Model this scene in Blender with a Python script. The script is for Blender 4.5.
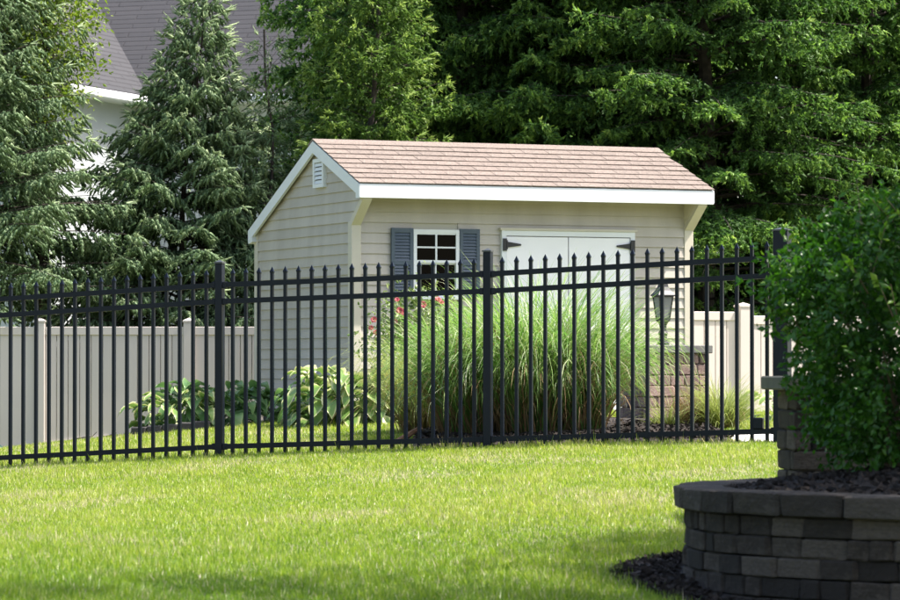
import bpy, bmesh, math, random
import numpy as np
from mathutils import Vector, Matrix, Euler

R = math.radians
random.seed(4)
for o in list(bpy.data.objects):
    bpy.data.objects.remove(o)
scene = bpy.context.scene
C = scene.collection

# ------------------------------------------------------------------ camera, sky, sun, exposure
cam_d = bpy.data.cameras.new('camera')
cam_d.lens = 142.8
cam_d.sensor_width = 36
cam_d.clip_end = 2000
cam_d.dof.use_dof = True
cam_d.dof.focus_distance = 31.0
cam_d.dof.aperture_fstop = 7.1
cam = bpy.data.objects.new('camera', cam_d)
cam.location = (0, 0, 1.6)
cam.rotation_euler = (R(90 + 1.1234), 0, 0)
C.objects.link(cam)
scene.camera = cam

SUN_EL, SUN_AZ = 57.0, -2.0            # azimuth measured from +X (right) towards +Y (away from the viewer)
world = bpy.data.worlds.new('World')
scene.world = world
world.use_nodes = True
wn = world.node_tree
sky = wn.nodes.new('ShaderNodeTexSky')
sky.sky_type = 'NISHITA'
sky.sun_disc = False
sky.sun_elevation = R(SUN_EL)
sky.sun_rotation = R(90 - SUN_AZ)
sky.air_density = 1.0
sky.dust_density = 3.5
sky.ozone_density = 0.6
bg = wn.nodes['Background']
bg.inputs['Strength'].default_value = 0.15
wn.links.new(sky.outputs[0], bg.inputs[0])

sun_d = bpy.data.lights.new('sun', 'SUN')
sun_d.energy = 4.8
sun_d.angle = R(0.5)
sun_d.color = (1.0, 0.935, 0.87)
sun = bpy.data.objects.new('sun', sun_d)
S = Vector((math.cos(R(SUN_EL)) * math.cos(R(SUN_AZ)), math.cos(R(SUN_EL)) * math.sin(R(SUN_AZ)), math.sin(R(SUN_EL))))
sun.rotation_euler = S.to_track_quat('Z', 'Y').to_euler()
sun.location = (20, 30, 30)
C.objects.link(sun)

scene.view_settings.view_transform = 'Standard'
scene.view_settings.look = 'None'
scene.view_settings.exposure = 1.2
scene.view_settings.gamma = 1
scene.view_settings.use_curve_mapping = False
scene.cycles.max_bounces = 8
scene.cycles.transparent_max_bounces = 12

# ------------------------------------------------------------------ materials
def _mix(nt, fac, a, b):
    m = nt.nodes.new('ShaderNodeMix'); m.data_type = 'RGBA'
    if isinstance(fac, (int, float)): m.inputs['Factor'].default_value = fac
    else: nt.links.new(fac, m.inputs['Factor'])
    for key, v in (('A', a), ('B', b)):
        sock = [i for i in m.inputs if i.name == key and i.type == 'RGBA'][0]
        if isinstance(v, tuple): sock.default_value = (*v, 1) if len(v) == 3 else v
        else: nt.links.new(v, sock)
    return [o for o in m.outputs if o.type == 'RGBA'][0]

def _noise(nt, scale, detail=4, rough=0.6, coord='Object', stretch=None):
    tc = nt.nodes.new('ShaderNodeTexCoord')
    n = nt.nodes.new('ShaderNodeTexNoise')
    n.inputs['Scale'].default_value = scale; n.inputs['Detail'].default_value = detail; n.inputs['Roughness'].default_value = rough
    src = tc.outputs[coord]
    if stretch:
        mp = nt.nodes.new('ShaderNodeMapping'); mp.inputs['Scale'].default_value = stretch
        nt.links.new(src, mp.inputs['Vector']); src = mp.outputs['Vector']
    nt.links.new(src, n.inputs['Vector'])
    return n.outputs['Fac']

def _ramp(nt, src, stops):
    r = nt.nodes.new('ShaderNodeValToRGB')
    cr = r.color_ramp
    while len(cr.elements) > 1: cr.elements.remove(cr.elements[-1])
    for i, (p, c) in enumerate(stops):
        e = cr.elements[0] if i == 0 else cr.elements.new(p)
        e.position = p; e.color = (*c, 1) if len(c) == 3 else c
    nt.links.new(src, r.inputs['Fac'])
    return r.outputs['Color']

def _new(name):
    m = bpy.data.materials.new(name); m.use_nodes = True
    return m, m.node_tree, m.node_tree.nodes['Principled BSDF']

def mat(name, c1, c2=None, rough=0.6, scale=6, bump=0.0, bscale=40, metal=0, spec=0.5, rnd=0.0, stretch=None, coord='Object'):
    m, nt, p = _new(name)
    col = c1
    if c2 is not None:
        f = _noise(nt, scale, coord=coord, stretch=stretch)
        col = _ramp(nt, f, [(0.32, c1), (0.68, c2)])
    if rnd:
        oi = nt.nodes.new('ShaderNodeObjectInfo')
        mr = nt.nodes.new('ShaderNodeMapRange'); mr.inputs['To Min'].default_value = 1 - rnd; mr.inputs['To Max'].default_value = 1 + rnd
        nt.links.new(oi.outputs['Random'], mr.inputs['Value'])
        h = nt.nodes.new('ShaderNodeHueSaturation')
        nt.links.new(mr.outputs['Result'], h.inputs['Value'])
        if isinstance(col, tuple): h.inputs['Color'].default_value = (*col, 1)
        else: nt.links.new(col, h.inputs['Color'])
        col = h.outputs['Color']
    if isinstance(col, tuple): p.inputs['Base Color'].default_value = (*col, 1)
    else: nt.links.new(col, p.inputs['Base Color'])
    p.inputs['Roughness'].default_value = rough
    p.inputs['Metallic'].default_value = metal
    p.inputs['Specular IOR Level'].default_value = spec
    if bump:
        b = nt.nodes.new('ShaderNodeBump'); b.inputs['Strength'].default_value = bump; b.inputs['Distance'].default_value = 0.01
        nt.links.new(_noise(nt, bscale, 6, 0.65, coord=coord), b.inputs['Height'])
        nt.links.new(b.outputs['Normal'], p.inputs['Normal'])
    return m

def leaf_mat(name, stops, trans=0.35, rough=0.5, spec=0.3, attr='v', tcol=1.0):
    """two-sided foliage: colour along a per-face attribute, some light passes through"""
    m, nt, p = _new(name)
    a = nt.nodes.new('ShaderNodeAttribute'); a.attribute_name = attr
    col = _ramp(nt, a.outputs['Fac'], stops)
    nt.links.new(col, p.inputs['Base Color'])
    p.inputs['Roughness'].default_value = rough; p.inputs['Specular IOR Level'].default_value = spec
    t = nt.nodes.new('ShaderNodeBsdfTranslucent')
    h = nt.nodes.new('ShaderNodeHueSaturation'); h.inputs['Saturation'].default_value = 1.1; h.inputs['Value'].default_value = 1.25 * tcol
    nt.links.new(col, h.inputs['Color']); nt.links.new(h.outputs['Color'], t.inputs['Color'])
    mx = nt.nodes.new('ShaderNodeMixShader'); mx.inputs[0].default_value = trans
    nt.links.new(p.outputs[0], mx.inputs[1]); nt.links.new(t.outputs[0], mx.inputs[2])
    nt.links.new(mx.outputs[0], nt.nodes['Material Output'].inputs['Surface'])
    return m

M = {}
M['vinyl'] = mat('cream vinyl siding', (0.385, 0.345, 0.298), (0.47, 0.428, 0.375), 0.45, 2.0, 0.15, 25, rnd=0.045, stretch=(1.6, 1.6, .35))
M['vinyl_back'] = mat('sheathing', (0.45, 0.42, 0.35), rough=0.7)
M['white_trim'] = mat('white painted trim', (0.68, 0.70, 0.735), (0.73, 0.75, 0.785), 0.4, 3, 0.05, 60)
M['cream_trim'] = mat('cream trim', (0.50, 0.455, 0.38), (0.54, 0.50, 0.42), 0.45, 3)
M['door_white'] = mat('white door paint', (0.83, 0.82, 0.855), (0.86, 0.85, 0.885), 0.45, 2.5, 0.06, 30)
M['shutter'] = mat('slate blue shutter', (0.050, 0.074, 0.105), (0.062, 0.088, 0.122), 0.5, 8)
M['black_metal'] = mat('black aluminium', (0.003, 0.006, 0.013), (0.005, 0.008, 0.017), 0.35, 12, spec=0.22)
M['cap_metal'] = mat('grey post cap', (0.05, 0.055, 0.06), rough=0.3)  # post caps get a paler grey than the black posts
M['black_iron'] = mat('black iron hinge', (0.015, 0.015, 0.017), rough=0.5)
M['shingle'] = mat('tan asphalt shingle', (0.15, 0.120, 0.100), (0.27, 0.217, 0.183), 0.9, 55, 0.8, 200, rnd=0.08)
M['fence_vinyl'] = mat('almond vinyl fence', (0.54, 0.48, 0.445), (0.58, 0.52, 0.48), 0.4, 1.5, 0.05, 10, rnd=0.025)
M['fence_post_vinyl'] = mat('almond vinyl post', (0.55, 0.49, 0.45), (0.59, 0.53, 0.485), 0.4, 1.5)
def block_mat(name, dark, mid, pale, rnd):
    """tumbled concrete block: mottled body, pale worn blotches, gritty relief, tone differing from block to block"""
    m, nt, p = _new(name)
    oi = nt.nodes.new('ShaderNodeObjectInfo')
    f = _noise(nt, 2.2, 6, 0.7, coord='Generated'); f2 = _noise(nt, 5.0, 5, 0.7, coord='Generated')
    ad = nt.nodes.new('ShaderNodeMath'); ad.operation = 'ADD'
    mu = nt.nodes.new('ShaderNodeMath'); mu.operation = 'MULTIPLY_ADD'; mu.inputs[1].default_value = rnd; mu.inputs[2].default_value = -rnd / 2
    nt.links.new(oi.outputs['Random'], mu.inputs[0]); nt.links.new(f, ad.inputs[0]); nt.links.new(mu.outputs[0], ad.inputs[1])
    c = _ramp(nt, ad.outputs[0], [(0.25, dark), (0.52, mid), (0.80, pale)])
    c = _mix(nt, f2, c, dark)
    nt.links.new(c, p.inputs['Base Color']); p.inputs['Roughness'].default_value = 0.92
    b = nt.nodes.new('ShaderNodeBump'); b.inputs['Strength'].default_value = 1.0; b.inputs['Distance'].default_value = 0.06
    nt.links.new(_noise(nt, 34, 6, 0.75, coord='Object', stretch=(0.25, 0.1, 0.1)), b.inputs['Height']); nt.links.new(b.outputs[0], p.inputs['Normal'])
    return m
M['block'] = block_mat('tumbled grey brown block', (0.030, 0.021, 0.015), (0.092, 0.067, 0.049), (0.25, 0.198, 0.155), 0.85)
M['pink_block'] = mat('split face rose block', (0.19, 0.115, 0.098), (0.33, 0.24, 0.215), 0.9, 9, 0.8, 70, rnd=0.25)
M['mortar'] = mat('dark joint', (0.05, 0.045, 0.04), rough=0.95)
M['cap_stone'] = block_mat('weathered cap stone', (0.030, 0.022, 0.016), (0.075, 0.058, 0.045), (0.18, 0.148, 0.12), 0.6)
M['grey_cap'] = mat('grey concrete cap', (0.13, 0.127, 0.12), (0.18, 0.175, 0.165), 0.85, 5, 0.3, 60)
M['green_cap'] = mat('mossy pillar cap', (0.045, 0.048, 0.034), (0.075, 0.076, 0.056), 0.85, 5, 0.3, 60)
M['concrete'] = mat('pale concrete', (0.52, 0.50, 0.47), (0.60, 0.58, 0.55), 0.9, 5, 0.2, 50)
M['mulch'] = mat('dark shredded mulch', (0.012, 0.009, 0.007), (0.040, 0.029, 0.023), 0.95, 18, 0.9, 60)
M['bark'] = mat('conifer bark', (0.03, 0.023, 0.018), (0.07, 0.055, 0.043), 0.9, 14, 0.6, 40)
M['stem'] = mat('brown stem', (0.10, 0.07, 0.045), (0.17, 0.13, 0.08), 0.8, 12)
M['wood'] = mat('red brown wood', (0.16, 0.075, 0.045), (0.24, 0.13, 0.08), 0.7, 15, stretch=(1, 1, 8))
M['house_wall'] = mat('pale grey house siding', (0.42, 0.45, 0.47), (0.46, 0.49, 0.51), 0.6, 1)
M['green_plastic'] = mat('dark green plastic', (0.012, 0.055, 0.05), rough=0.4)
M['dark_stone'] = mat('dark edging stone', (0.03, 0.028, 0.03), (0.06, 0.055, 0.055), 0.85, 8, 0.4, 40, rnd=0.15)

def glass_mat():
    m, nt, p = _new('window glass')
    p.inputs['Base Color'].default_value = (0.75, 0.8, 0.82, 1)
    p.inputs['Roughness'].default_value = 0.02
    p.inputs['Transmission Weight'].default_value = 0.0
    g = nt.nodes.new('ShaderNodeBsdfGlossy'); g.inputs['Roughness'].default_value = 0.03
    t = nt.nodes.new('ShaderNodeBsdfTransparent'); t.inputs['Color'].default_value = (0.10, 0.11, 0.12, 1)
    f = nt.nodes.new('ShaderNodeFresnel'); f.inputs['IOR'].default_value = 1.22
    mx = nt.nodes.new('ShaderNodeMixShader')
    nt.links.new(f.outputs[0], mx.inputs[0]); nt.links.new(t.outputs[0], mx.inputs[1]); nt.links.new(g.outputs[0], mx.inputs[2])
    nt.links.new(mx.outputs[0], nt.nodes['Material Output'].inputs['Surface'])
    return m
M['glass'] = glass_mat()
def frosted():
    m, nt, p = _new('seeded lantern glass')
    p.inputs['Base Color'].default_value = (0.45, 0.45, 0.45, 1); p.inputs['Roughness'].default_value = 0.25
    t = nt.nodes.new('ShaderNodeBsdfTranslucent'); t.inputs['Color'].default_value = (0.6, 0.6, 0.6, 1)
    mx = nt.nodes.new('ShaderNodeMixShader'); mx.inputs[0].default_value = 0.6
    nt.links.new(p.outputs[0], mx.inputs[1]); nt.links.new(t.outputs[0], mx.inputs[2])
    nt.links.new(mx.outputs[0], nt.nodes['Material Output'].inputs['Surface'])
    return m
M['lantern_glass'] = frosted()

def lawn_mat():
    m, nt, p = _new('lawn soil and thatch')
    f = _noise(nt, 0.55, 5, 0.65)
    f2 = _noise(nt, 40, 4, 0.7)
    c = _ramp(nt, f, [(0.35, (0.14, 0.19, 0.055)), (0.6, (0.22, 0.23, 0.09)), (0.75, (0.28, 0.26, 0.13))])
    c = _mix(nt, f2, c, (0.11, 0.12, 0.05))
    nt.links.new(c, p.inputs['Base Color']); p.inputs['Roughness'].default_value = 0.9
    b = nt.nodes.new('ShaderNodeBump'); b.inputs['Strength'].default_value = 0.8; b.inputs['Distance'].default_value = 0.02
    nt.links.new(f2, b.inputs['Height']); nt.links.new(b.outputs[0], p.inputs['Normal'])
    return m
M['lawn'] = lawn_mat()

def roof_mat():
    m, nt, p = _new('grey architectural shingle')
    tc = nt.nodes.new('ShaderNodeTexCoord')
    br = nt.nodes.new('ShaderNodeTexBrick')
    br.inputs['Scale'].default_value = 1.0
    br.inputs['Brick Width'].default_value = 0.9; br.inputs['Row Height'].default_value = 0.12
    br.inputs['Mortar Size'].default_value = 0.016; br.inputs['Mortar Smooth'].default_value = 0.4; br.inputs['Bias'].default_value = -0.1
    br.inputs['Color1'].default_value = (0.036, 0.037, 0.043, 1); br.inputs['Color2'].default_value = (0.050, 0.050, 0.056, 1); br.inputs['Mortar'].default_value = (0.018, 0.017, 0.02, 1)
    nt.links.new(tc.outputs['UV'], br.inputs['Vector'])
    n = _noise(nt, 3, 4)
    c = _mix(nt, n, br.outputs['Color'], (0.046, 0.046, 0.051))
    nt.links.new(c, p.inputs['Base Color']); p.inputs['Roughness'].default_value = 0.9
    b = nt.nodes.new('ShaderNodeBump'); b.inputs['Strength'].default_value = 0.8; b.inputs['Distance'].default_value = 0.02; b.invert = True
    nt.links.new(br.outputs['Fac'], b.inputs['Height']); nt.links.new(b.outputs[0], p.inputs['Normal'])
    return m
M['house_roof'] = roof_mat()

M['grass'] = leaf_mat('lawn grass blade', [(0.0, (0.11, 0.21, 0.022)), (0.45, (0.245, 0.345, 0.045)), (0.8, (0.38, 0.42, 0.09)), (0.93, (0.48, 0.44, 0.25)), (1, (0.54, 0.48, 0.33))], 0.5, 0.4, 0.45)
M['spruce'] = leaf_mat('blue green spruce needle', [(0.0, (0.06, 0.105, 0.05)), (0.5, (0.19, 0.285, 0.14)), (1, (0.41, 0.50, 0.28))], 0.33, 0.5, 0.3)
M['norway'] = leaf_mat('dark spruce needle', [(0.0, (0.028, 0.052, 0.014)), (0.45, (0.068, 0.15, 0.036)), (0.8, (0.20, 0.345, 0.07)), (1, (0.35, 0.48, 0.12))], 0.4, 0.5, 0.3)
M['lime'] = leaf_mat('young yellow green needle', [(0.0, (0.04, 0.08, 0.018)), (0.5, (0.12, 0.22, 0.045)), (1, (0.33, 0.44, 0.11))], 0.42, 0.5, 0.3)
M['leafy'] = leaf_mat('yellow green leaf', [(0.0, (0.07, 0.13, 0.02)), (0.6, (0.19, 0.27, 0.04)), (1, (0.36, 0.42, 0.09))], 0.45, 0.4, 0.4)
M['shade_leaf'] = leaf_mat('maple leaf', [(0.0, (0.05, 0.10, 0.02)), (1, (0.09, 0.16, 0.03))], 0.25, 0.45, 0.4)
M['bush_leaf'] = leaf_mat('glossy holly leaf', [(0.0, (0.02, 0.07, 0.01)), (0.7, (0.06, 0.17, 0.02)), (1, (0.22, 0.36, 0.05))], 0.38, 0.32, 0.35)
M['reed'] = leaf_mat('silver grass blade', [(0.0, (0.12, 0.11, 0.05)), (0.2, (0.10, 0.19, 0.05)), (0.6, (0.17, 0.34, 0.075)), (0.9, (0.32, 0.43, 0.14)), (1, (0.6, 0.62, 0.45))], 0.45, 0.4, 0.5)
M['straw'] = leaf_mat('dry blade', [(0.0, (0.16, 0.10, 0.05)), (1, (0.30, 0.21, 0.11))], 0.3, 0.6, 0.2)
M['fountain'] = leaf_mat('fountain grass blade', [(0.0, (0.20, 0.14, 0.06)), (0.4, (0.22, 0.28, 0.07)), (1, (0.40, 0.45, 0.17))], 0.45, 0.45, 0.4)
M['hosta_green'] = leaf_mat('blue green hosta leaf', [(0.0, (0.095, 0.195, 0.06)), (0.7, (0.13, 0.24, 0.08)), (1, (0.22, 0.32, 0.12))], 0.3, 0.35, 0.5)
M['hosta_var'] = leaf_mat('variegated hosta leaf', [(0.0, (0.14, 0.25, 0.06)), (0.5, (0.18, 0.29, 0.07)), (0.72, (0.45, 0.49, 0.20)), (1, (0.55, 0.56, 0.33))], 0.25, 0.38, 0.5)
M['rose_leaf'] = leaf_mat('rose leaf', [(0.0, (0.08, 0.14, 0.04)), (0.6, (0.17, 0.24, 0.07)), (1, (0.34, 0.38, 0.16))], 0.35, 0.4, 0.5)
M['petal'] = leaf_mat('red rose petal', [(0.0, (0.38, 0.05, 0.08)), (1, (0.58, 0.16, 0.18))], 0.25, 0.5, 0.3)

# ------------------------------------------------------------------ helpers
def obj(name, mesh, parent=None, loc=(0, 0, 0), rot=(0, 0, 0), scale=(1, 1, 1), m=None):
    o = bpy.data.objects.new(name, mesh)
    if m is not None and mesh is not None and not mesh.materials: mesh.materials.append(M[m])
    C.objects.link(o)
    o.location = loc; o.rotation_euler = rot; o.scale = scale
    if parent is not None: o.parent = parent
    return o

def tag(o, label, cat, group=None):
    o['label'] = label; o['category'] = cat
    if group: o['group'] = group
    return o

def thing(name, label, cat, loc=(0, 0, 0), rz=0, group=None):
    return tag(obj(name, None, None, loc, (0, 0, rz)), label, cat, group)

class MB:
    def __init__(self): self.v = []; self.f = []
    def add(self, vs, fs):
        n = len(self.v); self.v += [tuple(p) for p in vs]; self.f += [tuple(i + n for i in f) for f in fs]; return self
    def box(self, x0, y0, z0, x1, y1, z1):
        vs = [(x0, y0, z0), (x1, y0, z0), (x1, y1, z0), (x0, y1, z0), (x0, y0, z1), (x1, y0, z1), (x1, y1, z1), (x0, y1, z1)]
        return self.hexa(vs)
    def hexa(self, vs):
        return self.add(vs, [(0, 3, 2, 1), (4, 5, 6, 7), (0, 1, 5, 4), (1, 2, 6, 5), (2, 3, 7, 6), (3, 0, 4, 7)])
    def prism(self, poly, axis, a, b):
        """poly: 2-D points; extruded along axis 'x', 'y' or 'z' from a to b"""
        def P(p, t):
            return {'x': (t, p[0], p[1]), 'y': (p[0], t, p[1]), 'z': (p[0], p[1], t)}[axis]
        n = len(poly)
        vs = [P(p, a) for p in poly] + [P(p, b) for p in poly]
        fs = [tuple(range(n))[::-1], tuple(range(n, 2 * n))] + [(i, (i + 1) % n, n + (i + 1) % n, n + i) for i in range(n)]
        return self.add(vs, fs)
    def tube(self, pts, rad, n=6):
        pts = [Vector(p) for p in pts]; rings = []
        vs = []
        for i, p in enumerate(pts):
            d = (pts[min(i + 1, len(pts) - 1)] - pts[max(i - 1, 0)]).normalized()
            a = d.orthogonal().normalized() if abs(d.z) > 0.9 else d.cross(Vector((0, 0, 1))).normalized()
            b = d.cross(a)
            r = rad[i] if isinstance(rad, (list, tuple)) else rad
            for k in range(n):
                t = 2 * math.pi * k / n
                vs.append(p + (a * math.cos(t) + b * math.sin(t)) * r)
        fs = []
        for i in range(len(pts) - 1):
            for k in range(n):
                fs.append((i * n + k, i * n + (k + 1) % n, (i + 1) * n + (k + 1) % n, (i + 1) * n + k))
        fs.append(tuple(range(n))[::-1]); fs.append(tuple((len(pts) - 1) * n + k for k in range(n)))
        return self.add(vs, fs)
    def lathe(self, prof, n=16, c=(0, 0)):
        vs = []; fs = []
        for r, z in prof:
            for k in range(n):
                t = 2 * math.pi * (k + 0.5) / n
                vs.append((c[0] + r * math.cos(t), c[1] + r * math.sin(t), z))
        for i in range(len(prof) - 1):
            for k in range(n):
                fs.append((i * n + k, i * n + (k + 1) % n, (i + 1) * n + (k + 1) % n, (i + 1) * n + k))
        fs.append(tuple(range(n))[::-1]); fs.append(tuple((len(prof) - 1) * n + k for k in range(n)))
        return self.add(vs, fs)
    def mesh(self, name, m=None, recalc=True, bevel=0):
        me = bpy.data.meshes.new(name); me.from_pydata(self.v, [], self.f)
        if recalc or bevel:
            bm = bmesh.new(); bm.from_mesh(me)
            if bevel: bmesh.ops.bevel(bm, geom=list(bm.edges), offset=bevel, segments=1, affect='EDGES')
            bmesh.ops.recalc_face_normals(bm, faces=bm.faces); bm.to_mesh(me); bm.free()
        if m: me.materials.append(M[m])
        return me

def np_mesh(name, V, F, m, v=None, smooth=False, vattr=None):
    """V (n,3), F (k,3) triangles; v per-face attribute, vattr per-vertex attribute"""
    V = np.ascontiguousarray(V, np.float32).reshape(-1, 3); F = np.ascontiguousarray(F, np.int32).reshape(-1, 3)
    me = bpy.data.meshes.new(name)
    me.vertices.add(len(V)); me.vertices.foreach_set('co', V.ravel())
    me.loops.add(F.size); me.loops.foreach_set('vertex_index', F.ravel())
    me.polygons.add(len(F))
    me.polygons.foreach_set('loop_start', np.arange(0, F.size, 3, dtype=np.int32))
    me.polygons.foreach_set('loop_total', np.full(len(F), 3, np.int32))
    if smooth: me.polygons.foreach_set('use_smooth', np.ones(len(F), bool))
    if v is not None:
        a = me.attributes.new('v', 'FLOAT', 'FACE'); a.data.foreach_set('value', np.ascontiguousarray(v, np.float32))
    if vattr is not None:
        a = me.attributes.new('v', 'FLOAT', 'POINT'); a.data.foreach_set('value', np.ascontiguousarray(vattr, np.float32))
    me.update(calc_edges=True)
    if m: me.materials.append(M[m])
    return me

def unit(a):
    return a / np.maximum(np.linalg.norm(a, axis=-1, keepdims=True), 1e-9)

# ------------------------------------------------------------------ terrain
CP = np.array([
    (-3.81, 30.24, .76), (-1.9, 29.47, .885), (.3, 28.58, 1.03), (2.57, 27.69, 1.06), (4.5, 27.0, 1.06), (-7, 31, .62),
    (0, 16, .58), (-2.2, 16, .53), (1.2, 17.8, .55), (2.5, 15.8, .24), (1.6, 16.2, .38), (4.2, 15.7, .24), (2.2, 14.6, .24), (.7, 17.0, .51), (1.6, 19.3, .64), (3.6, 20, .76), (-2.5, 22.5, .665), (0.5, 22.5, .80), (2.6, 23, .88), (-6, 22, .55),
    (-.95, 35, 1.15), (2.5, 36.4, 1.16), (-1.7, 36.6, 1.17), (-4.9, 39.3, .68), (-3.41, 39.3, .79), (-2.35, 38.6, .98), (-2.68, 35.5, .94), (0.5, 33, 1.1), (3, 31.5, 1.09),
    (3.5, 38, 1.12), (0, 0, 0), (-4, 8, .22), (4, 8, .28), (0, 9, .27), (6, 33, 1.1), (0, 42, 1.1), (-9, 42, .6), (8, 44, 1.1), (-6, 60, .9), (8, 60, 1.0), (8, 18, .7), (-9, 12, .3)])
_SIG = 7.0
def _k(d2): return np.exp(-d2 / (2 * _SIG ** 2))
_d2 = ((CP[:, None, :2] - CP[None, :, :2]) ** 2).sum(-1)
_w = np.linalg.solve(_k(_d2) + np.eye(len(CP)) * 4e-3, CP[:, 2] - 0.8)
def G(x, y):
    x = np.asarray(x, float); y = np.asarray(y, float)
    d2 = (x[..., None] - CP[:, 0]) ** 2 + (y[..., None] - CP[:, 1]) ** 2
    return 0.8 + (_k(d2) * _w).sum(-1)
def g(x, y): return float(G(x, y))

def grid_axis(lo, hi, c0, c1, step):
    a = list(np.arange(c0, c1 + 1e-6, step)); d = step
    left = []; p = c0
    while p > lo: d *= 1.5; p -= d; left.append(p)
    d = step; right = []; p = a[-1]
    while p < hi: d *= 1.5; p += d; right.append(p)
    return np.array(left[::-1] + a + right)
xs = grid_axis(-900, 900, -10, 10, 0.3); ys = grid_axis(-900, 900, 2, 48, 0.3)
XX, YY = np.meshgrid(xs, ys)
V = np.stack([XX, YY, G(XX, YY)], -1).reshape(-1, 3)
nx = len(xs); ii, jj = np.meshgrid(np.arange(nx - 1), np.arange(len(ys) - 1)); q = (jj * nx + ii).ravel()
F = np.concatenate([np.stack([q, q + 1, q + nx + 1], 1), np.stack([q, q + nx + 1, q + nx], 1)])
ground = obj('lawn_ground', np_mesh('lawn_ground', V, F, 'lawn', smooth=True)); ground['kind'] = 'structure'

def fence_y(x): return 28.70 - 0.4025 * x

def patch(name, x0, x1, ya, yb, dz, m, nx=30, ny=14, bulge=0.0, kind='structure'):
    X = np.linspace(x0, x1, nx); V = []
    for x in X:
        a, b = ya(x), yb(x)
        for t in np.linspace(0, 1, ny): V.append((x, a + (b - a) * t, 0))
    V = np.array(V); V[:, 2] = G(V[:, 0], V[:, 1]) + dz
    if bulge:
        u = (V[:, 0] - x0) / (x1 - x0); t = np.tile(np.linspace(0, 1, ny), nx)
        V[:, 2] += bulge * np.sin(math.pi * u) ** .5 * np.sin(math.pi * t) ** .5
    F = []
    for i in range(nx - 1):
        for j in range(ny - 1):
            k = i * ny + j; F += [(k, k + ny, k + ny + 1), (k, k + ny + 1, k + 1)]
    o = obj(name, np_mesh(name, V, np.array(F), m, smooth=True)); o['kind'] = kind
    return o
bed_y0 = lambda x: fence_y(x) + 0.06
patch('planting_bed', -0.32, 2.22, bed_y0, lambda x: 33.2 - 2.2 * max(0, (-x + .6)) ** 2 * 0.6 + 0.2 * math.sin(3 * x), 0.006, 'mulch', 40, 24, 0.05)
patch('garden_path', 2.24, 5.5, lambda x: fence_y(x) + 0.05, lambda x: fence_y(x) + 1.5, 0.008, 'concrete')

# ------------------------------------------------------------------ the shed
SH = Vector((-0.951, 35.0, 0)); YAW = R(22.5)
shed = thing('garden_shed', 'cream sided garden shed with tan shingle roof, white double doors and blue shutters', 'shed', SH, YAW)
L, D = 3.68, 2.82
ZB = 1.20
FLOOR = 1.0
EX = 0.103
Y_R, Z_R = 0.95, 3.91                 # ridge
Y_F, Z_F = -0.35, 3.42                # front eave, top surface
Y_B, Z_B = 2.90, 3.08                 # rear eave
def roof_top(y):
    return Z_R - (Y_R - y) * (Z_R - Z_F) / (Y_R - Y_F) if y < Y_R else Z_R - (y - Y_R) * (Z_R - Z_B) / (Y_B - Y_R)
T = 0.055
# foundation skids
obj('foundation', MB().box(0.05, 0.05, 0.85, L - .05, D - .05, ZB).mesh('foundation', 'dark_stone'), shed)
# front wall with a window opening
WX0, WX1, WZ0, WZ1 = 0.6235, 1.112, 2.322, 2.99
DX0, DX1, DZ1 = 1.569, 3.036, 2.995
fw = MB()
fw.box(0.0, 0.0, ZB, WX0, 0.05, 3.42); fw.box(WX1, 0.0, ZB, L, 0.05, 3.42)
fw.box(WX0, 0.0, ZB, WX1, 0.05, WZ0); fw.box(WX0, 0.0, WZ1, WX1, 0.05, 3.42)
front = obj('front_wall', fw.mesh('front_wall', 'vinyl_back'), shed)
def clap(x0b, x1b, x0t, x1t, z0, z1, name='siding_board'):
    """lap board facing -y: proud at the bottom"""
    vs = [(x0b, -0.021, z0), (x1b, -0.021, z0), (x1b, -0.001, z0), (x0b, -0.001, z0), (x0t, -0.006, z1), (x1t, -0.006, z1), (x1t, -0.001, z1), (x0t, -0.001, z1)]
    return MB().hexa(vs).mesh(name, 'vinyl')
z = ZB
while z < 3.36:
    z1 = min(z + EX, 3.40)
    segs = [(0.07, L - 0.07)]
    if z < WZ1 and z1 > WZ0: segs = [(0.07, WX0), (WX1, L - 0.07)]
    if z < DZ1 - 0.05:
        segs2 = []
        for a, b in segs:
            if b > DX1: segs2 += [(a, DX0 + 0.02), (DX1 - 0.02, b)]
            else: segs2.append((a, b))
        segs = segs2
    for a, b in segs: obj('siding_board', clap(a, b, a, b, z, z1), front)
    z += EX
# left gable wall (faces -x in shed space)
gpoly = [(0.0, ZB), (D, ZB), (D, roof_top(D) - T), (Y_R, Z_R - T), (-0.32, roof_top(-0.32) - T), (-0.32, 3.29), (0.0, 3.05)]
def gable_range(zz):
    rear = D if zz < roof_top(D) - T else Y_R + (Z_R - T - zz) * (Y_B - Y_R) / (Z_R - Z_B)
    if zz < 3.05: fr = 0.0
    elif zz < 3.29: fr = -0.32 * (zz - 3.05) / 0.24
    else:
        fr = max(-0.32, Y_R - (Z_R - T - zz) * (Y_R - Y_F) / (Z_R - Z_F))
    return fr, min(rear, D)
gable = obj('gable_wall', MB().prism(gpoly, 'x', 0.0, 0.05).mesh('gable_wall', 'vinyl_back'), shed)
z = ZB
while z < Z_R - T - 0.04:
    z1 = min(z + EX, Z_R - T - 0.02)
    f0, r0 = gable_range(z + 0.001); f1, r1 = gable_range(z1)
    if z < 3.0: f0 = f1 = 0.06
    r0 -= 0.06 if z < 2.9 else 0; r1 -= 0.06 if z < 2.9 else 0
    vs = [(-0.021, r0, z), (-0.021, f0, z), (-0.001, f0, z), (-0.001, r0, z), (-0.006, r1, z1), (-0.006, f1, z1), (-0.001, f1, z1), (-0.001, r1, z1)]
    obj('siding_board', MB().hexa(vs).mesh('siding_board', 'vinyl'), gable)
    z += EX
obj('gable_wall', MB().prism(gpoly, 'x', L - 0.05, L).mesh('gable_wall_far', 'vinyl'), shed)
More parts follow.
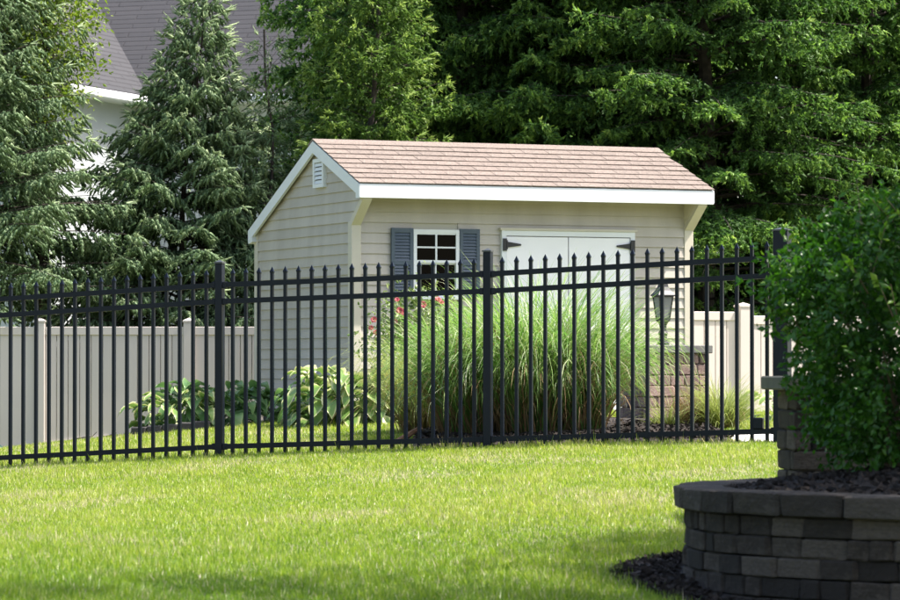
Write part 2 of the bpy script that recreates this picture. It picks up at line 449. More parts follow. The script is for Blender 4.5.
obj('rear_wall', MB().box(0.05, D - 0.05, ZB, L - 0.05, D, roof_top(D) - T).mesh('rear_wall', 'vinyl'), shed)
# corner posts
for (x0, x1, y0, y1, zt) in ((-0.026, 0.075, -0.026, 0.075, 3.06), (L - 0.075, L + 0.026, -0.026, 0.075, 3.06), (-0.026, 0.075, D - 0.075, D + 0.026, roof_top(D) - T)):
    obj('corner_trim', MB().box(x0, y0, ZB - 0.02, x1, y1, zt).mesh('corner_trim', 'cream_trim', bevel=0.004), shed)
# sloping eave trim at both ends, and the eave returns
def slant(x0, x1):
    return MB().prism([(0.0, 3.0), (0.0, 3.075), (-0.335, 3.325), (-0.335, 3.26)], 'x', x0, x1)
obj('eave_return_trim', slant(-0.028, 0.07).mesh('eave_return_trim', 'cream_trim'), shed)
obj('eave_return_trim', slant(L - 0.07, L + 0.028).mesh('eave_return_trim', 'cream_trim'), shed)
obj('eave_return_panel', MB().prism([(-0.002, 3.08), (-0.002, 3.40), (-0.32, 3.33), (-0.32, 3.31)], 'x', L - 0.075, L - 0.06).mesh('eave_return_panel', 'cream_trim'), shed)
# roof deck, shingles, fascia, rakes
XL, XR = -0.07, L + 0.095
def slab(ya, za, yb, zb, x0, x1, t0, t1):
    return MB().prism([(ya, za - t0), (yb, zb - t0), (yb, zb - t1), (ya, za - t1)], 'x', x0, x1)
roof = obj('roof', slab(Y_F, Z_F, Y_R, Z_R, XL + .012, XR - .012, 0.012, T).mesh('roof', 'vinyl_back'), shed)
obj('rear_roof', slab(Y_R, Z_R, Y_B, Z_B, XL, XR, 0.0, T).mesh('rear_roof', 'shingle'), shed)
ns = 9
rnd = random.Random(7)
slope = Vector((0, Y_R - Y_F, Z_R - Z_F)); sl = slope.length; ang = math.atan2(slope.z, slope.y)
expo = (sl + 0.02) / ns
shm = []
for w in (0.25, 0.26, 0.27):
    vs = [(0, 0, 0.004), (w - 0.006, 0, 0.004), (w - 0.006, expo * 1.25, -0.005), (0, expo * 1.25, -0.005), (0, 0, 0.014), (w - 0.006, 0, 0.014), (w - 0.006, expo * 1.25, 0.001), (0, expo * 1.25, 0.001)]
    shm.append((w, MB().hexa(vs).mesh('shingle', 'shingle')))
for c in range(ns):
    x = XL - 0.004 - rnd.uniform(0, 0.0) ; first = True
    off = (c % 2) * 0.13 + rnd.uniform(-0.03, 0.03)
    while x < XR:
        w, me = rnd.choice(shm)
        if first and off > 0.05: ww = w - off
        else: ww = w
        first = False
        ww = min(ww, XR + 0.006 - x)
        if ww > 0.03:
            s = -0.018 + c * expo
            p = Vector((x, Y_F, Z_F)) + slope.normalized() * s
            obj('shingle', me, roof, (p.x, p.y, p.z + rnd.uniform(0, 0.003)), (ang, 0, 0), (ww / w, (sl - s) / (expo * 1.25) if c == ns - 1 else 1, 1))
        x += ww
obj('ridge_cap', MB().prism([(Y_R - 0.13, Z_R - 0.034), (Y_R, Z_R + 0.016), (Y_R + 0.13, Z_R - 0.04), (Y_R + 0.13, Z_R - 0.054), (Y_R, Z_R), (Y_R - 0.13, Z_R - 0.046)], 'x', XL - .006, XR + .006).mesh('ridge_cap', 'shingle'), shed)
obj('fascia_board', MB().box(XL + 0.0, Y_F - 0.012, Z_F - 0.145, XR - 0.004, Y_F + 0.012, Z_F - 0.008).mesh('fascia_board', 'white_trim', bevel=0.003), shed)
obj('soffit', MB().prism([(Y_F + 0.013, Z_F - 0.14), (-0.026, 3.335), (-0.026, 3.36), (Y_F + 0.013, Z_F - 0.115)], 'x', 0.0, L).mesh('soffit', 'cream_trim'), shed)
def rake(ya, za, yb, zb, x0, x1, h):
    return MB().prism([(ya, za), (yb, zb), (yb, zb - h), (ya, za - h)], 'x', x0, x1)
for x0, x1 in ((XL - 0.004, XL + 0.024), (XR - 0.026, XR + 0.002)):
    obj('rake_board', rake(Y_F - 0.010, Z_F - 0.012, Y_R, Z_R - 0.010, x0, x1, 0.12).mesh('rake_board', 'white_trim'), shed)
    obj('rake_board', rake(Y_R + .001, Z_R - 0.010, Y_B + 0.01, Z_B - 0.014, x0, x1, 0.12).mesh('rake_board', 'white_trim'), shed)
obj('eave_box', MB().box(XL - 0.003, Y_F - 0.008, Z_F - 0.146, 0.0, Y_F + 0.09, Z_F - 0.10).mesh('eave_box', 'white_trim'), shed)
obj('eave_box', MB().prism([(Y_B - 0.12, Z_B - 0.13), (Y_B + 0.008, Z_B - 0.15), (Y_B + 0.008, Z_B - 0.05), (Y_B - 0.12, Z_B - 0.03)], 'x', XL - 0.002, 0.03).mesh('eave_box_rear', 'white_trim'), shed)
# gable vent
vent = obj('gable_vent', None, shed, (-0.02, 0.86, 3.575))
vent_f = MB()
for a in ((-.15, -.145, -.11, .145), (.11, -.145, .15, .145), (-.11, .108, .11, .145), (-.11, -.145, .11, -.108)):
    vent_f.box(-0.03, a[0], a[1], 0.012, a[2], a[3])
obj('vent_frame', vent_f.mesh('vent_frame', 'white_trim'), vent)
obj('vent_backing', MB().box(-0.004, -.109, -.107, 0.010, .109, .107).mesh('vent_backing', 'mortar'), vent)
slat = MB().hexa([(-0.026, -.109, -0.020), (-0.026, .109, -0.020), (-0.018, .109, -0.020), (-0.018, -.109, -0.020), (-0.014, -.109, 0.014), (-0.014, .109, 0.014), (-0.006, .109, 0.014), (-0.006, -.109, 0.014)]).mesh('slat', 'white_trim')
for k in range(5): obj('slat', slat, vent, (0, 0, -0.085 + k * 0.043))
# window
win = obj('window', None, shed, (0, 0, 0))
wf = MB()
fwid = 0.035
wf.box(WX0, -0.045, WZ0, WX0 + fwid, 0.03, WZ1); wf.box(WX1 - fwid, -0.045, WZ0, WX1, 0.03, WZ1)
wf.box(WX0 + fwid, -0.044, WZ1 - fwid, WX1 - fwid, 0.03, WZ1 - .001); wf.box(WX0 + fwid, -0.05, WZ0 + .001, WX1 - fwid, 0.03, WZ0 + fwid)
obj('window_frame', wf.mesh('window_frame', 'white_trim'), win)
zm = 2.66
for (za, zb, yy) in ((zm, WZ1 - fwid, -0.025), (WZ0 + fwid, zm, -0.005)):
    s = MB()
    xa, xb = WX0 + fwid, WX1 - fwid
    s.box(xa, yy - .014, za, xb, yy + .014, za + .026)
    s.box(xa, yy - .012, zb - .016, xb, yy + .012, zb)
    xm = (xa + xb) / 2; zc = (za + zb) / 2 + .005
    s.box(xm - .009, yy - .013, za + .026, xm + .009, yy + .013, zb - .016)
    s.box(xa, yy - .0115, zc - .008, xm - .009, yy + .0115, zc + .008); s.box(xm + .009, yy - .0115, zc - .008, xb, yy + .0115, zc + .008)
    obj('sash', s.mesh('sash', 'white_trim'), win)
    for px0, px1 in ((xa, xm - .009), (xm + .009, xb)):
        for pz0, pz1 in ((za + .026, zc - .008), (zc + .008, zb - .016)):
            obj('pane', MB().box(px0, yy - .002, pz0, px1, yy + .002, pz1).mesh('pane', 'glass'), win)
obj('window_sill', MB().box(WX0 - .015, -0.065, WZ0 - .025, WX1 + .015, -0.02, WZ0).mesh('window_sill', 'white_trim'), win)
# shutters
for x0, x1 in ((0.388, 0.619), (1.117, 1.331)):
    sh = obj('shutter', None, shed, (x0, -0.024, WZ0 - 0.01))
    w = x1 - x0; h = WZ1 - WZ0 + 0.02
    f_ = MB()
    f_.box(0, -0.026, 0, 0.035, 0, h); f_.box(w - 0.035, -0.026, 0, w, 0, h)
    for za, zb in ((0.0005, 0.045), (h / 2 - 0.02, h / 2 + 0.02), (h - 0.045, h - .0005)): f_.box(0.035, -0.025, za, w - 0.035, -.001, zb)
    obj('shutter_frame', f_.mesh('shutter_frame', 'shutter'), sh)
    lv = MB()
    for za, zb in ((0.045, h / 2 - 0.02), (h / 2 + 0.02, h - 0.045)):
        n = 9
        for k in range(n):
            z0 = za + (zb - za) * k / n; dz = (zb - za) / n
            lv.hexa([(0.035, -0.024, z0), (w - .035, -0.024, z0), (w - .035, -0.018, z0), (.035, -0.018, z0), (0.035, -0.010, z0 + dz * 1.1), (w - .035, -0.010, z0 + dz * 1.1), (w - .035, -0.004, z0 + dz * 1.1), (.035, -0.004, z0 + dz * 1.1)])
    o = obj('louvers', lv.mesh('louvers', 'shutter'), sh); o['kind'] = 'stuff'
# double door
fr = MB()
fr.box(DX0, -0.05, ZB - .03, DX0 + 0.052, 0.0, DZ1); fr.box(DX1 - 0.047, -0.05, ZB - .03, DX1, 0.0, DZ1); fr.box(DX0 + .052, -0.049, DZ1 - 0.055, DX1 - .047, 0.0, DZ1 - .001)
obj('door_frame', fr.mesh('door_frame', 'white_trim'), shed)
obj('door_drip_cap', MB().box(DX0 - 0.02, -0.062, DZ1, DX1 + 0.02, -0.015, DZ1 + 0.022).mesh('door_drip_cap', 'cream_trim'), shed)
DM = 2.302
for (a, b, side) in ((DX0 + .057, DM - 0.005, 0), (DM + 0.005, DX1 - .052, 1)):
    d = obj('door', MB().box(a, -0.040, ZB - .01, b, -0.010, DZ1 - 0.063).mesh('door', 'door_white', bevel=0.003), shed)
    for hz in (2.85, 1.45):
        hb = MB()
        x = a if side == 0 else b; s = 1 if side == 0 else -1
        hb.box(min(x - s * .048, x - s * .006), -0.062, hz - 0.062, max(x - s * .048, x - s * .006), -0.0505, hz + 0.062)
        hb.prism([(x - s * .004, hz - 0.03), (x + s * .15, hz - 0.008), (x + s * .15, hz + 0.008), (x - s * .004, hz + 0.03)], 'y', -0.056, -0.0405)
        hb.tube([(x - s * .004, -0.058, hz - 0.045), (x - s * .004, -0.058, hz + 0.045)], 0.009, 8)
        obj('hinge', hb.mesh('hinge', 'black_iron'), d)
    if side == 1:
        obj('door_handle', MB().box(a + .03, -0.075, 1.95, a + .05, -0.0405, 2.10).mesh('door_handle', 'black_iron', bevel=0.004), d)

# ------------------------------------------------------------------ black metal fence
FU = Vector((1, -0.4025, 0)).normalized()
frz = math.atan2(FU.y, FU.x)
posts = [(-4.17, 2.180, 0.835), (-1.90, 2.302, 0.968), (0.304, 2.368, 1.046), (2.575, 2.473, 1.128)]
fence = thing('metal_fence', 'black metal picket fence with spear tips crossing the lawn', 'fence', (0, 0, 0))
def FP(x): return Vector((x, fence_y(x), 0))
tipm = MB()
r = 0.0130
tipm.add([(-r, -r, 0), (r, -r, 0), (r, r, 0), (-r, r, 0), (-r * 1.35, -r * 1.1, .018), (r * 1.35, -r * 1.1, .018), (r * 1.35, r * 1.1, .018), (-r * 1.35, r * 1.1, .018), (0, 0, .06)],
         [(0, 1, 5, 4), (1, 2, 6, 5), (2, 3, 7, 6), (3, 0, 4, 7), (4, 5, 8), (5, 6, 8), (6, 7, 8), (7, 4, 8)])
for i in range(3):
    (xa, ta, ba), (xb, tb, bb) = posts[i], posts[i + 1]
    A, B = FP(xa), FP(xb)
    for off_t, base in ((0.0, 't'), (-0.137, 't'), (0.0, 'b')):
        za, zb = (ta + off_t, tb + off_t) if base == 't' else (ba, bb)
        Ln = (B - A).length; hh = 0.021; ww = 0.019
        m_ = MB().hexa([(0, -ww, za - hh), (Ln, -ww, zb - hh), (Ln, ww, zb - hh), (0, ww, za - hh), (0, -ww, za + hh), (Ln, -ww, zb + hh), (Ln, ww, zb + hh), (0, ww, za + hh)]).mesh('rail', 'black_metal')
        obj('rail', m_, fence, A, (0, 0, frz))
    for k in range(1, 20):
        t = k / 20; p = A.lerp(B, t); zt = ta + (tb - ta) * t + 0.075; zb_ = ba + (bb - ba) * t - 0.085
        b = MB(); b.box(-r, -r, 0, r, r, zt - zb_)
        b.add([(x_, y_, z_ + zt - zb_) for x_, y_, z_ in tipm.v], tipm.f)
        obj('picket', b.mesh('picket', 'black_metal', recalc=False), fence, (p.x, p.y, zb_), (0, 0, frz + random.uniform(-.02, .02)))
for i, (x, t, b_) in enumerate(posts):
    p = FP(x); big = (i == 3)
    h = 0.058 if big else 0.032
    zt = t + (0.205 if big else 0.178); z0 = g(p.x, p.y) - 0.1
    po = obj('post', MB().box(-h, -h, 0, h, h, zt - z0).mesh('post', 'black_metal', bevel=0.003), fence, (p.x, p.y, z0), (0, 0, frz))
    obj('post_cap', MB().prism([(-h - .006, -h - .006), (h + .006, -h - .006), (h + .006, h + .006), (-h - .006, h + .006)], 'z', zt - z0 + .0, zt - z0 + 0.012).add(
        [(-h, -h, zt - z0 + .012), (h, -h, zt - z0 + .012), (h, h, zt - z0 + .012), (-h, h, zt - z0 + .012), (0, 0, zt - z0 + .03)], [(0, 1, 4), (1, 2, 4), (2, 3, 4), (3, 0, 4)]).mesh('post_cap', 'cap_metal'), po)
for i, (x, t, b_) in enumerate(posts):
    p = FP(x); h = 0.058 if i == 3 else 0.032
    for zz in (t, t - .137, b_):
        for sgn in (-1, 1):
            if (i == 3 and sgn > 0) or (i == 0 and sgn < 0): continue
            q_ = p + FU * (sgn * (h + .016))
            obj('rail_bracket', MB().box(-.015, -.024, zz - .027, .015, .024, zz + .027).mesh('rail_bracket', 'black_metal', bevel=.004), fence, (q_.x, q_.y, 0), (0, 0, frz))
p = FP(2.40)
obj('gate_latch', MB().box(-.045, -.03, 1.14, .035, .03, 1.23).mesh('gate_latch', 'black_metal', bevel=.008), fence, (p.x, p.y, 0), (0, 0, frz))

# ------------------------------------------------------------------ vinyl fences
def vinyl_fence(label, pts, tops, nb, pw, fr_back=0.0):
    f_ = thing('vinyl_fence', label, 'fence', (0, 0, 0), group=None)
    bw0 = None
    for i, (x, y) in enumerate(pts):
        zg = g(x, y) - 0.1; zt = max(tops[min(i, len(tops) - 1)], tops[max(i - 1, 0)]) + 0.05
        d = Vector(pts[min(i + 1, len(pts) - 1)]) - Vector(pts[max(i - 1, 0)])
        po = obj('post', MB().box(-pw / 2, -pw / 2, 0, pw / 2, pw / 2, zt - zg).mesh('post', 'fence_post_vinyl', bevel=.006), f_, (x, y, zg), (0, 0, math.atan2(d.y, d.x)))
        h = pw / 2 + .008
        obj('post_cap', MB().add([(-h, -h, zt - zg), (h, -h, zt - zg), (h, h, zt - zg), (-h, h, zt - zg), (-h, -h, zt - zg + .02), (h, -h, zt - zg + .02), (h, h, zt - zg + .02), (-h, h, zt - zg + .02), (0, 0, zt - zg + .05)],
                                   [(3, 2, 1, 0), (0, 1, 5, 4), (1, 2, 6, 5), (2, 3, 7, 6), (3, 0, 4, 7), (4, 5, 8), (5, 6, 8), (6, 7, 8), (7, 4, 8)]).mesh('post_cap', 'fence_post_vinyl'), po)
    for i in range(len(pts) - 1):
        A = Vector((*pts[i], 0)); B = Vector((*pts[i + 1], 0)); d = (B - A).normalized(); rz = math.atan2(d.y, d.x)
        a = A + d * pw / 2; Ln = (B - A).length - pw; zt = tops[i]
        zl = g(A.x, A.y) - 0.06; zr = g(B.x, B.y) - 0.06
        obj('top_rail', MB().box(0, -.028, zt - .09, Ln, .028, zt).mesh('top_rail', 'fence_post_vinyl', bevel=.004), f_, a, (0, 0, rz))
        obj('bottom_rail', MB().hexa([(0, -.028, zl), (Ln, -.028, zr), (Ln, .028, zr), (0, .028, zl), (0, -.028, zl + .14), (Ln, -.028, zr + .14), (Ln, .028, zr + .14), (0, .028, zl + .14)]).mesh('bottom_rail', 'fence_post_vinyl'), f_, a, (0, 0, rz))
        w = Ln / nb
        for k in range(nb):
            zk = zl + (zr - zl) * (k / nb) + .05
            if k == 0 or k == nb - 1 or True:
                me = MB().prism([(.0015, 0), (.005, -.012), (w - .005, -.012), (w - .0015, 0), (w - .0015, .012), (.0015, .012)], 'z', zk, zt - .05).mesh('board', 'fence_vinyl')
            obj('board', me, f_, a + d * (k * w), (0, 0, rz))
    return f_
PX = lambda px, d: (px - 450) / 3570 * d
vinyl_fence('almond vinyl privacy fence in shade behind the left part of the black fence', [(PX(-110, 39.3), 39.3), (PX(40, 39.3), 39.3), (PX(189, 39.3), 39.3), (PX(338, 39.3), 39.3)], [2.075, 2.075, 2.075], 12, 0.115)
d0 = Vector((math.cos(YAW), math.sin(YAW)))
pr = Vector((PX(743, 37.2), 37.2))
vinyl_fence('sunlit almond vinyl privacy fence to the right of the shed', [tuple(pr - d0 * 1.7), tuple(pr), tuple(pr + d0 * 1.8)], [2.205, 2.165], 12, 0.13)

# ------------------------------------------------------------------ masonry
def rough_blocks(n, bev, jit, m):
    out = []
    for s in range(n):
        rr = random.Random(100 + s + int(bev * 1000))
        bm = bmesh.new(); bmesh.ops.create_cube(bm, size=1.0)
        bmesh.ops.bevel(bm, geom=list(bm.edges), offset=bev, segments=1, affect='EDGES')
        for v_ in bm.verts: v_.co += Vector((rr.uniform(-jit, jit), rr.uniform(-jit, jit) * 1.4, rr.uniform(-jit, jit)))
        me = bpy.data.meshes.new('block'); bm.to_mesh(me); bm.free(); me.materials.append(M[m]); out.append(me)
    return out

def pillar(label, loc, rz, w, z0, z1, ch, m, cap_m, cap_h, cap_over, n_per, bulge=0.0, seed=0):
    rr = random.Random(seed)
    t = thing('stone_pillar', label, 'pillar', (loc[0], loc[1], z0), rz)
    H = z1 - cap_h - z0
    obj('core', MB().box(-w / 2 + .03, -w / 2 + .03, 0, w / 2 - .03, w / 2 - .03, H - .002).mesh('core', 'mortar'), t)
    ms = rough_blocks(5, 0.09, 0.025, m)
    nc = round(H / ch); ch = H / nc
    for c in range(nc):
        for side in range(4):
            a = side * math.pi / 2
            dx = Vector((math.cos(a), math.sin(a), 0)); nrm = Vector((math.sin(a), -math.cos(a), 0))
            cuts = [0.0]; n = n_per
            base = [(k + (0.5 if c % 2 else 0)) / n for k in range(1, n + 1)]
            cuts += [b + rr.uniform(-.05, .05) for b in base if b < 0.97] + [1.0]
            if c % 2: cuts = [0.0] + cuts[1:]
            # alternate which side owns the corner
            ins = 0.0 if (c + side) % 2 else 0.098; lo = -w / 2 + ins; hi = w / 2 - ins
            for a0, a1 in zip(cuts[:-1], cuts[1:]):
                x0 = lo + (hi - lo) * a0; x1 = lo + (hi - lo) * a1
                pz = (c + .5) * ch; out = rr.uniform(-.006, .008) + (bulge if c in (1,) else 0)
                p_ = dx * ((x0 + x1) / 2) + nrm * (w / 2 - 0.05 + out)
                obj('block', rr.choice(ms), t, (p_.x, p_.y, pz), (0, 0, a), ((x1 - x0) - .004, 0.10, ch - .004))
    cw = w / 2 + cap_over
    obj('cap', MB().box(-cw, -cw, H, cw, cw, H + cap_h).mesh('cap', cap_m, bevel=.008), t)
    return t
# pillar with the lantern
PC = (PX(663, 32.6), 32.6)
zp0 = g(*PC) - 0.08; zp1 = 1.6 + (370 - 345) / 3570 * 32.3
pillar('rose and grey block pillar with a flat cap, carrying the black lantern', PC, YAW, 0.62, zp0, zp1, 0.095, 'pink_block', 'grey_cap', 0.075, 0.03, 3, seed=3)
# pillar behind the round planter
PB = (PX(838, 20.4), 20.4)
pillar('shaded rough block pillar with mossy cap behind the round planter', PB, R(4), 0.60, g(*PB) - 0.05, 1.565, 0.115, 'block', 'green_cap', 0.078, 0.085, 2, 0.03, seed=9)

# lantern
LT = thing('lantern', 'black carriage lantern with pale glass on the stone pillar', 'lantern', (PC[0], PC[1], zp1), YAW)
obj('base', MB().lathe([(.075, 0), (.075, .018), (.05, .03), (.05, .05), (.045, .075), (.06, .095), (.045, .115), (.042, .16), (.06, .185), (.085, .20), (.085, .212)], 16).mesh('base', 'black_iron'), LT)
cage = MB()
for sx in (-1, 1):
    for sy in (-1, 1):
        cage.tube([(sx * .058, sy * .058, .208), (sx * .088, sy * .088, .40)], .008, 4)
cage.box(-.066, -.066, .206, .066, .066, .222); 
for q in ((-.096, -.096, .096, -.08), (-.096, .08, .096, .096), (-.096, -.08, -.08, .08), (.08, -.08, .096, .08)): cage.box(q[0], q[1], .393, q[2], q[3], .405)
obj('cage', cage.mesh('cage', 'black_iron'), LT)
for k in range(4):
    a = k * math.pi / 2
    obj('glass_pane', MB().hexa([(-.052, -.057, .222), (.052, -.057, .222), (.052, -.054, .222), (-.052, -.054, .222), (-.078, -.082, .393), (.078, -.082, .393), (.078, -.079, .393), (-.078, -.079, .393)]).mesh('glass_pane', 'lantern_glass'), LT, (0, 0, 0), (0, 0, a))
obj('roof', MB().lathe([(.155, .400), (.155, .410), (.10, .445), (.07, .475), (.06, .50), (.02, .512)], 4).mesh('lantern_roof', 'black_iron'), LT, rot=(0, 0, 0))
obj('finial', MB().lathe([(.014, .51), (.02, .525), (.008, .54), (.016, .555), (.01, .575), (.002, .60)], 10).mesh('finial', 'black_iron'), LT)

LT.scale = (.78, .78, 1.12)

# round planter
PLC = Vector((2.84, 17.8, 0)); PR = 1.70
planter = thing('round_planter', 'round retaining wall planter of tumbled grey blocks in shade', 'planter', (PLC.x, PLC.y, 0))
ZT = 1.027; CAPH = 0.115; CH = 0.096
rr = random.Random(21)
bms = rough_blocks(10, 0.075, 0.034, 'block')
cms = rough_blocks(7, 0.07, 0.024, 'cap_stone')
ring = []
for c in range(7):
    ztop = ZT - CAPH - c * CH
    a = rr.uniform(0, 0.2); end = a + 2 * math.pi
    while a < end - 1e-4:
        w = rr.choice([0.12, 0.16, 0.21, 0.27, 0.21])
        da = w / PR
        if a + da > end - 0.07: da = end - a
        m_ = a + da / 2
        # keep the faces that show: the half towards the viewer and the far rim
        if math.sin(m_) < 0.35:
            rad = PR - 0.105 + rr.uniform(-.012, .010)
            obj('block', rr.choice(bms), planter, (rad * math.cos(m_), rad * math.sin(m_), ztop - CH / 2), (0, 0, m_ + math.pi / 2), (da * PR - .005, 0.15, CH - .004))
        a += da
a = 0.0
while a < 2 * math.pi - 1e-4:
    w = rr.choice([0.24, 0.30, 0.36]); da = w / PR
    if a + da > 2 * math.pi - 0.08: da = 2 * math.pi - a
    m_ = a + da / 2; rad = PR - 0.12 + rr.uniform(-.008, .008)
    obj('cap_stone', rr.choice(cms), planter, (rad * math.cos(m_), rad * math.sin(m_), ZT - CAPH / 2 + rr.uniform(-.004, .004)), (0, 0, m_ + math.pi / 2), (da * PR - .004, 0.25, CAPH - .004))
    a += da
obj('core', MB().lathe([(PR - .15, 0.2), (PR - .15, ZT - .03), (PR - .19, ZT - .03), (PR - .19, .2)], 64).mesh('core', 'mortar'), planter)
# mulch mound inside
V = []; F = []
nr, na = 14, 64
for i in range(nr + 1):
    q_ = i / nr
    for k in range(na):
        th = 2 * math.pi * k / na; rad = q_ * (PR - .20)
        V.append((PLC.x + rad * math.cos(th), PLC.y + rad * math.sin(th), ZT - 0.045 + 0.14 * (1 - q_ ** 2) + random.uniform(-.012, .012)))
for i in range(nr):
    for k in range(na):
        a_, b_, c_, d_ = i * na + k, i * na + (k + 1) % na, (i + 1) * na + (k + 1) % na, (i + 1) * na + k
        F += [(a_, b_, c_), (a_, c_, d_)]
o = obj('planter_mulch', np_mesh('planter_mulch', np.array(V), np.array(F), 'mulch')); o['kind'] = 'structure'
# mulch apron on the lawn at the wall's foot
V = []; F = []
nr = 8
rng = np.random.default_rng(5)
def apron_r(th): return PR + 0.27 - 0.15 * max(0.0, -math.sin(th)) + 0.05 * math.sin(7 * th)
for i in range(nr + 1):
    for k in range(97):
        th = 2 * math.pi * k / 96; ro = apron_r(th)
        rad = PR - .1 + (ro - PR + .1) * i / nr
        x, y = PLC.x + rad * math.cos(th), PLC.y + rad * math.sin(th)
        V.append((x, y, g(x, y) + 0.005 + 0.035 * (1 - i / nr) ** .7 + (rng.uniform(0, .012) if i < nr else -0.01)))
for i in range(nr):
    for k in range(96):
        a_ = i * 97 + k; F += [(a_, a_ + 1, a_ + 98), (a_, a_ + 98, a_ + 97)]
o = obj('mulch_apron', np_mesh('mulch_apron', np.array(V), np.array(F), 'mulch')); o['kind'] = 'structure'

# mulch chips
def chips(name, P, m='mulch', s0=.012, s1=.035):
    n = len(P); rg = np.random.default_rng(3)
    d = unit(rg.normal(size=(n, 3)) * [1, 1, .35]); u = unit(np.cross(d, unit(rg.normal(size=(n, 3)))))
    l = rg.uniform(s0, s1, (n, 1)); w = l * rg.uniform(.2, .45, (n, 1))
    V = np.stack([P - d * l - u * w, P + d * l - u * w, P + d * l * .8 + u * w, P - d * l * .9 + u * w], 1)
    b = np.arange(n)[:, None] * 4
    F = np.concatenate([b + [0, 1, 2], b + [0, 2, 3]])
    o = obj(name, np_mesh(name, V, F, m)); o['kind'] = 'stuff'
    return o
rg = np.random.default_rng(8)
n = 5000
th = rg.uniform(0, 2 * math.pi, n); q_ = np.sqrt(rg.uniform(0, 1, n))
P1 = np.stack([PLC.x + q_ * (PR - .24) * np.cos(th), PLC.y + q_ * (PR - .24) * np.sin(th), ZT - 0.03 + 0.14 * (1 - q_ ** 2)], 1)
th = rg.uniform(math.pi * .6, math.pi * 1.6, n); t_ = rg.uniform(0, 1, n)
rad = PR + t_ * (np.array([apron_r(a) for a in th]) - PR + .04)
x = PLC.x + rad * np.cos(th); y = PLC.y + rad * np.sin(th)
P2 = np.stack([x, y, G(x, y) + .008 + .035 * (1 - t_)], 1)
x = rg.uniform(-.3, 2.2, 4000); y = fence_y(x) + .06 + rg.uniform(0, 1, 4000) ** 1.6 * 3.2
P3 = np.stack([x, y, G(x, y) + .05], 1)
chips('mulch_chips', np.concatenate([P1, P2, P3]))

# ------------------------------------------------------------------ house behind the trees
HA = R(20)
he = Vector((math.cos(HA), -math.sin(HA), 0)); hb_ = Vector((math.sin(HA), math.cos(HA), 0))
HC = Vector((PX(137, 60), 60, 0)); ZE = 6.18
house = thing('house', 'pale grey house with purple grey shingle roof behind the trees', 'house', HC, -HA)
# house space: +x along the main eave to the right, +y to the back, inner corner at the origin
TP = 1.0
WL, WF, WW = 6.4, 3.4, 6.4      # main length to the right, wing forward, wing width
def uv_quad(name, pts, m='house_roof', th=0.12):
    """sloping roof panel with thickness; uv in metres along the eave and up the slope"""
    a = Vector(pts[0]); e1 = (Vector(pts[1]) - a).normalized(); nrm = e1.cross(Vector(pts[-1]) - a).normalized(); e2 = nrm.cross(e1)
    if nrm.z < 0: nrm = -nrm
    bm = bmesh.new(); top = [bm.verts.new(p_) for p_ in pts]; bot = [bm.verts.new(Vector(p_) - nrm * th) for p_ in pts]
    n = len(pts); bm.faces.new(top); bm.faces.new(bot[::-1])
    for i in range(n): bm.faces.new((top[i], bot[i], bot[(i + 1) % n], top[(i + 1) % n]))
    uvl = bm.loops.layers.uv.new('UVMap')
    for f_ in bm.faces:
        for l_ in f_.loops:
            d_ = l_.vert.co - a; l_[uvl].uv = (d_.dot(e1), d_.dot(e2))
    bmesh.ops.recalc_face_normals(bm, faces=bm.faces)
    me = bpy.data.meshes.new(name); bm.to_mesh(me); bm.free(); me.materials.append(M[m]); return me
OV = 0.35
MR = 4.2                       # main roof run
main_roof = uv_quad('roof', [(OV, -OV, ZE), (WL, -OV, ZE), (WL, MR, ZE + (MR + OV) * TP), (-MR, MR, ZE + (MR + OV) * TP)])
obj('roof', main_roof, house)
hw = WW / 2
wing_r = uv_quad('wing_roof', [(OV, -WF, ZE), (OV, -OV, ZE), (-hw, hw, ZE + (hw + OV) * TP), (-hw, -WF, ZE + (hw + OV) * TP)])
obj('wing_roof', wing_r, house)
obj('wing_roof', uv_quad('wing_roof', [(-WW - OV, -WF, ZE), (-WW - OV, 1, ZE), (-hw, 1, ZE + (hw + OV) * TP), (-hw, -WF, ZE + (hw + OV) * TP)]), house)
obj('main_wall', MB().box(0, 0, 0.5, WL - .2, .2, ZE + .2).mesh('main_wall', 'house_wall'), house)
obj('end_wall', MB().prism([(0.2, 0.5), (0.2, ZE + .2), (MR, ZE + MR + .1), (MR, .5)], 'x', WL - .4, WL - .2).mesh('end_wall', 'house_wall'), house)
obj('wing_wall', MB().box(-.2, -WF + .3, 0.5, 0, -.002, ZE + .2).mesh('wing_wall', 'house_wall'), house)
obj('wing_wall', MB().prism([(-WW, .5), (0, .5), (0, ZE + .2), (-hw, ZE + hw + .1), (-WW, ZE + .2)], 'y', -WF + .1, -WF + .29).mesh('wing_gable', 'house_wall'), house)
obj('gutter', MB().box(OV + .1, -OV - .12, ZE - .17, WL, -OV - .005, ZE - .03).mesh('gutter', 'white_trim', bevel=.02), house)
obj('gutter', MB().box(OV + .005, -WF, ZE - .17, OV + .12, -OV - .13, ZE - .031).mesh('gutter_wing', 'white_trim', bevel=.02), house)
obj('soffit', MB().box(0.0, -OV, ZE - .16, WL, 0, ZE - .13).mesh('soffit', 'white_trim'), house)
obj('soffit', MB().box(0.0, -WF, ZE - .161, OV, -OV - .001, ZE - .131).mesh('soffit_wing', 'white_trim'), house)
for wx in (1.2, 4.3):
    w_ = obj('window', MB().box(wx, -.05, 3.3, wx + .95, -.003, 4.8).mesh('window', 'white_trim', bevel=.01), house)
    for k in range(2):
        obj('pane', MB().box(wx + .08, -.06, 3.38 + k * .70, wx + .87, -.052, 4.0 + k * .70).mesh('pane', 'glass'), w_)

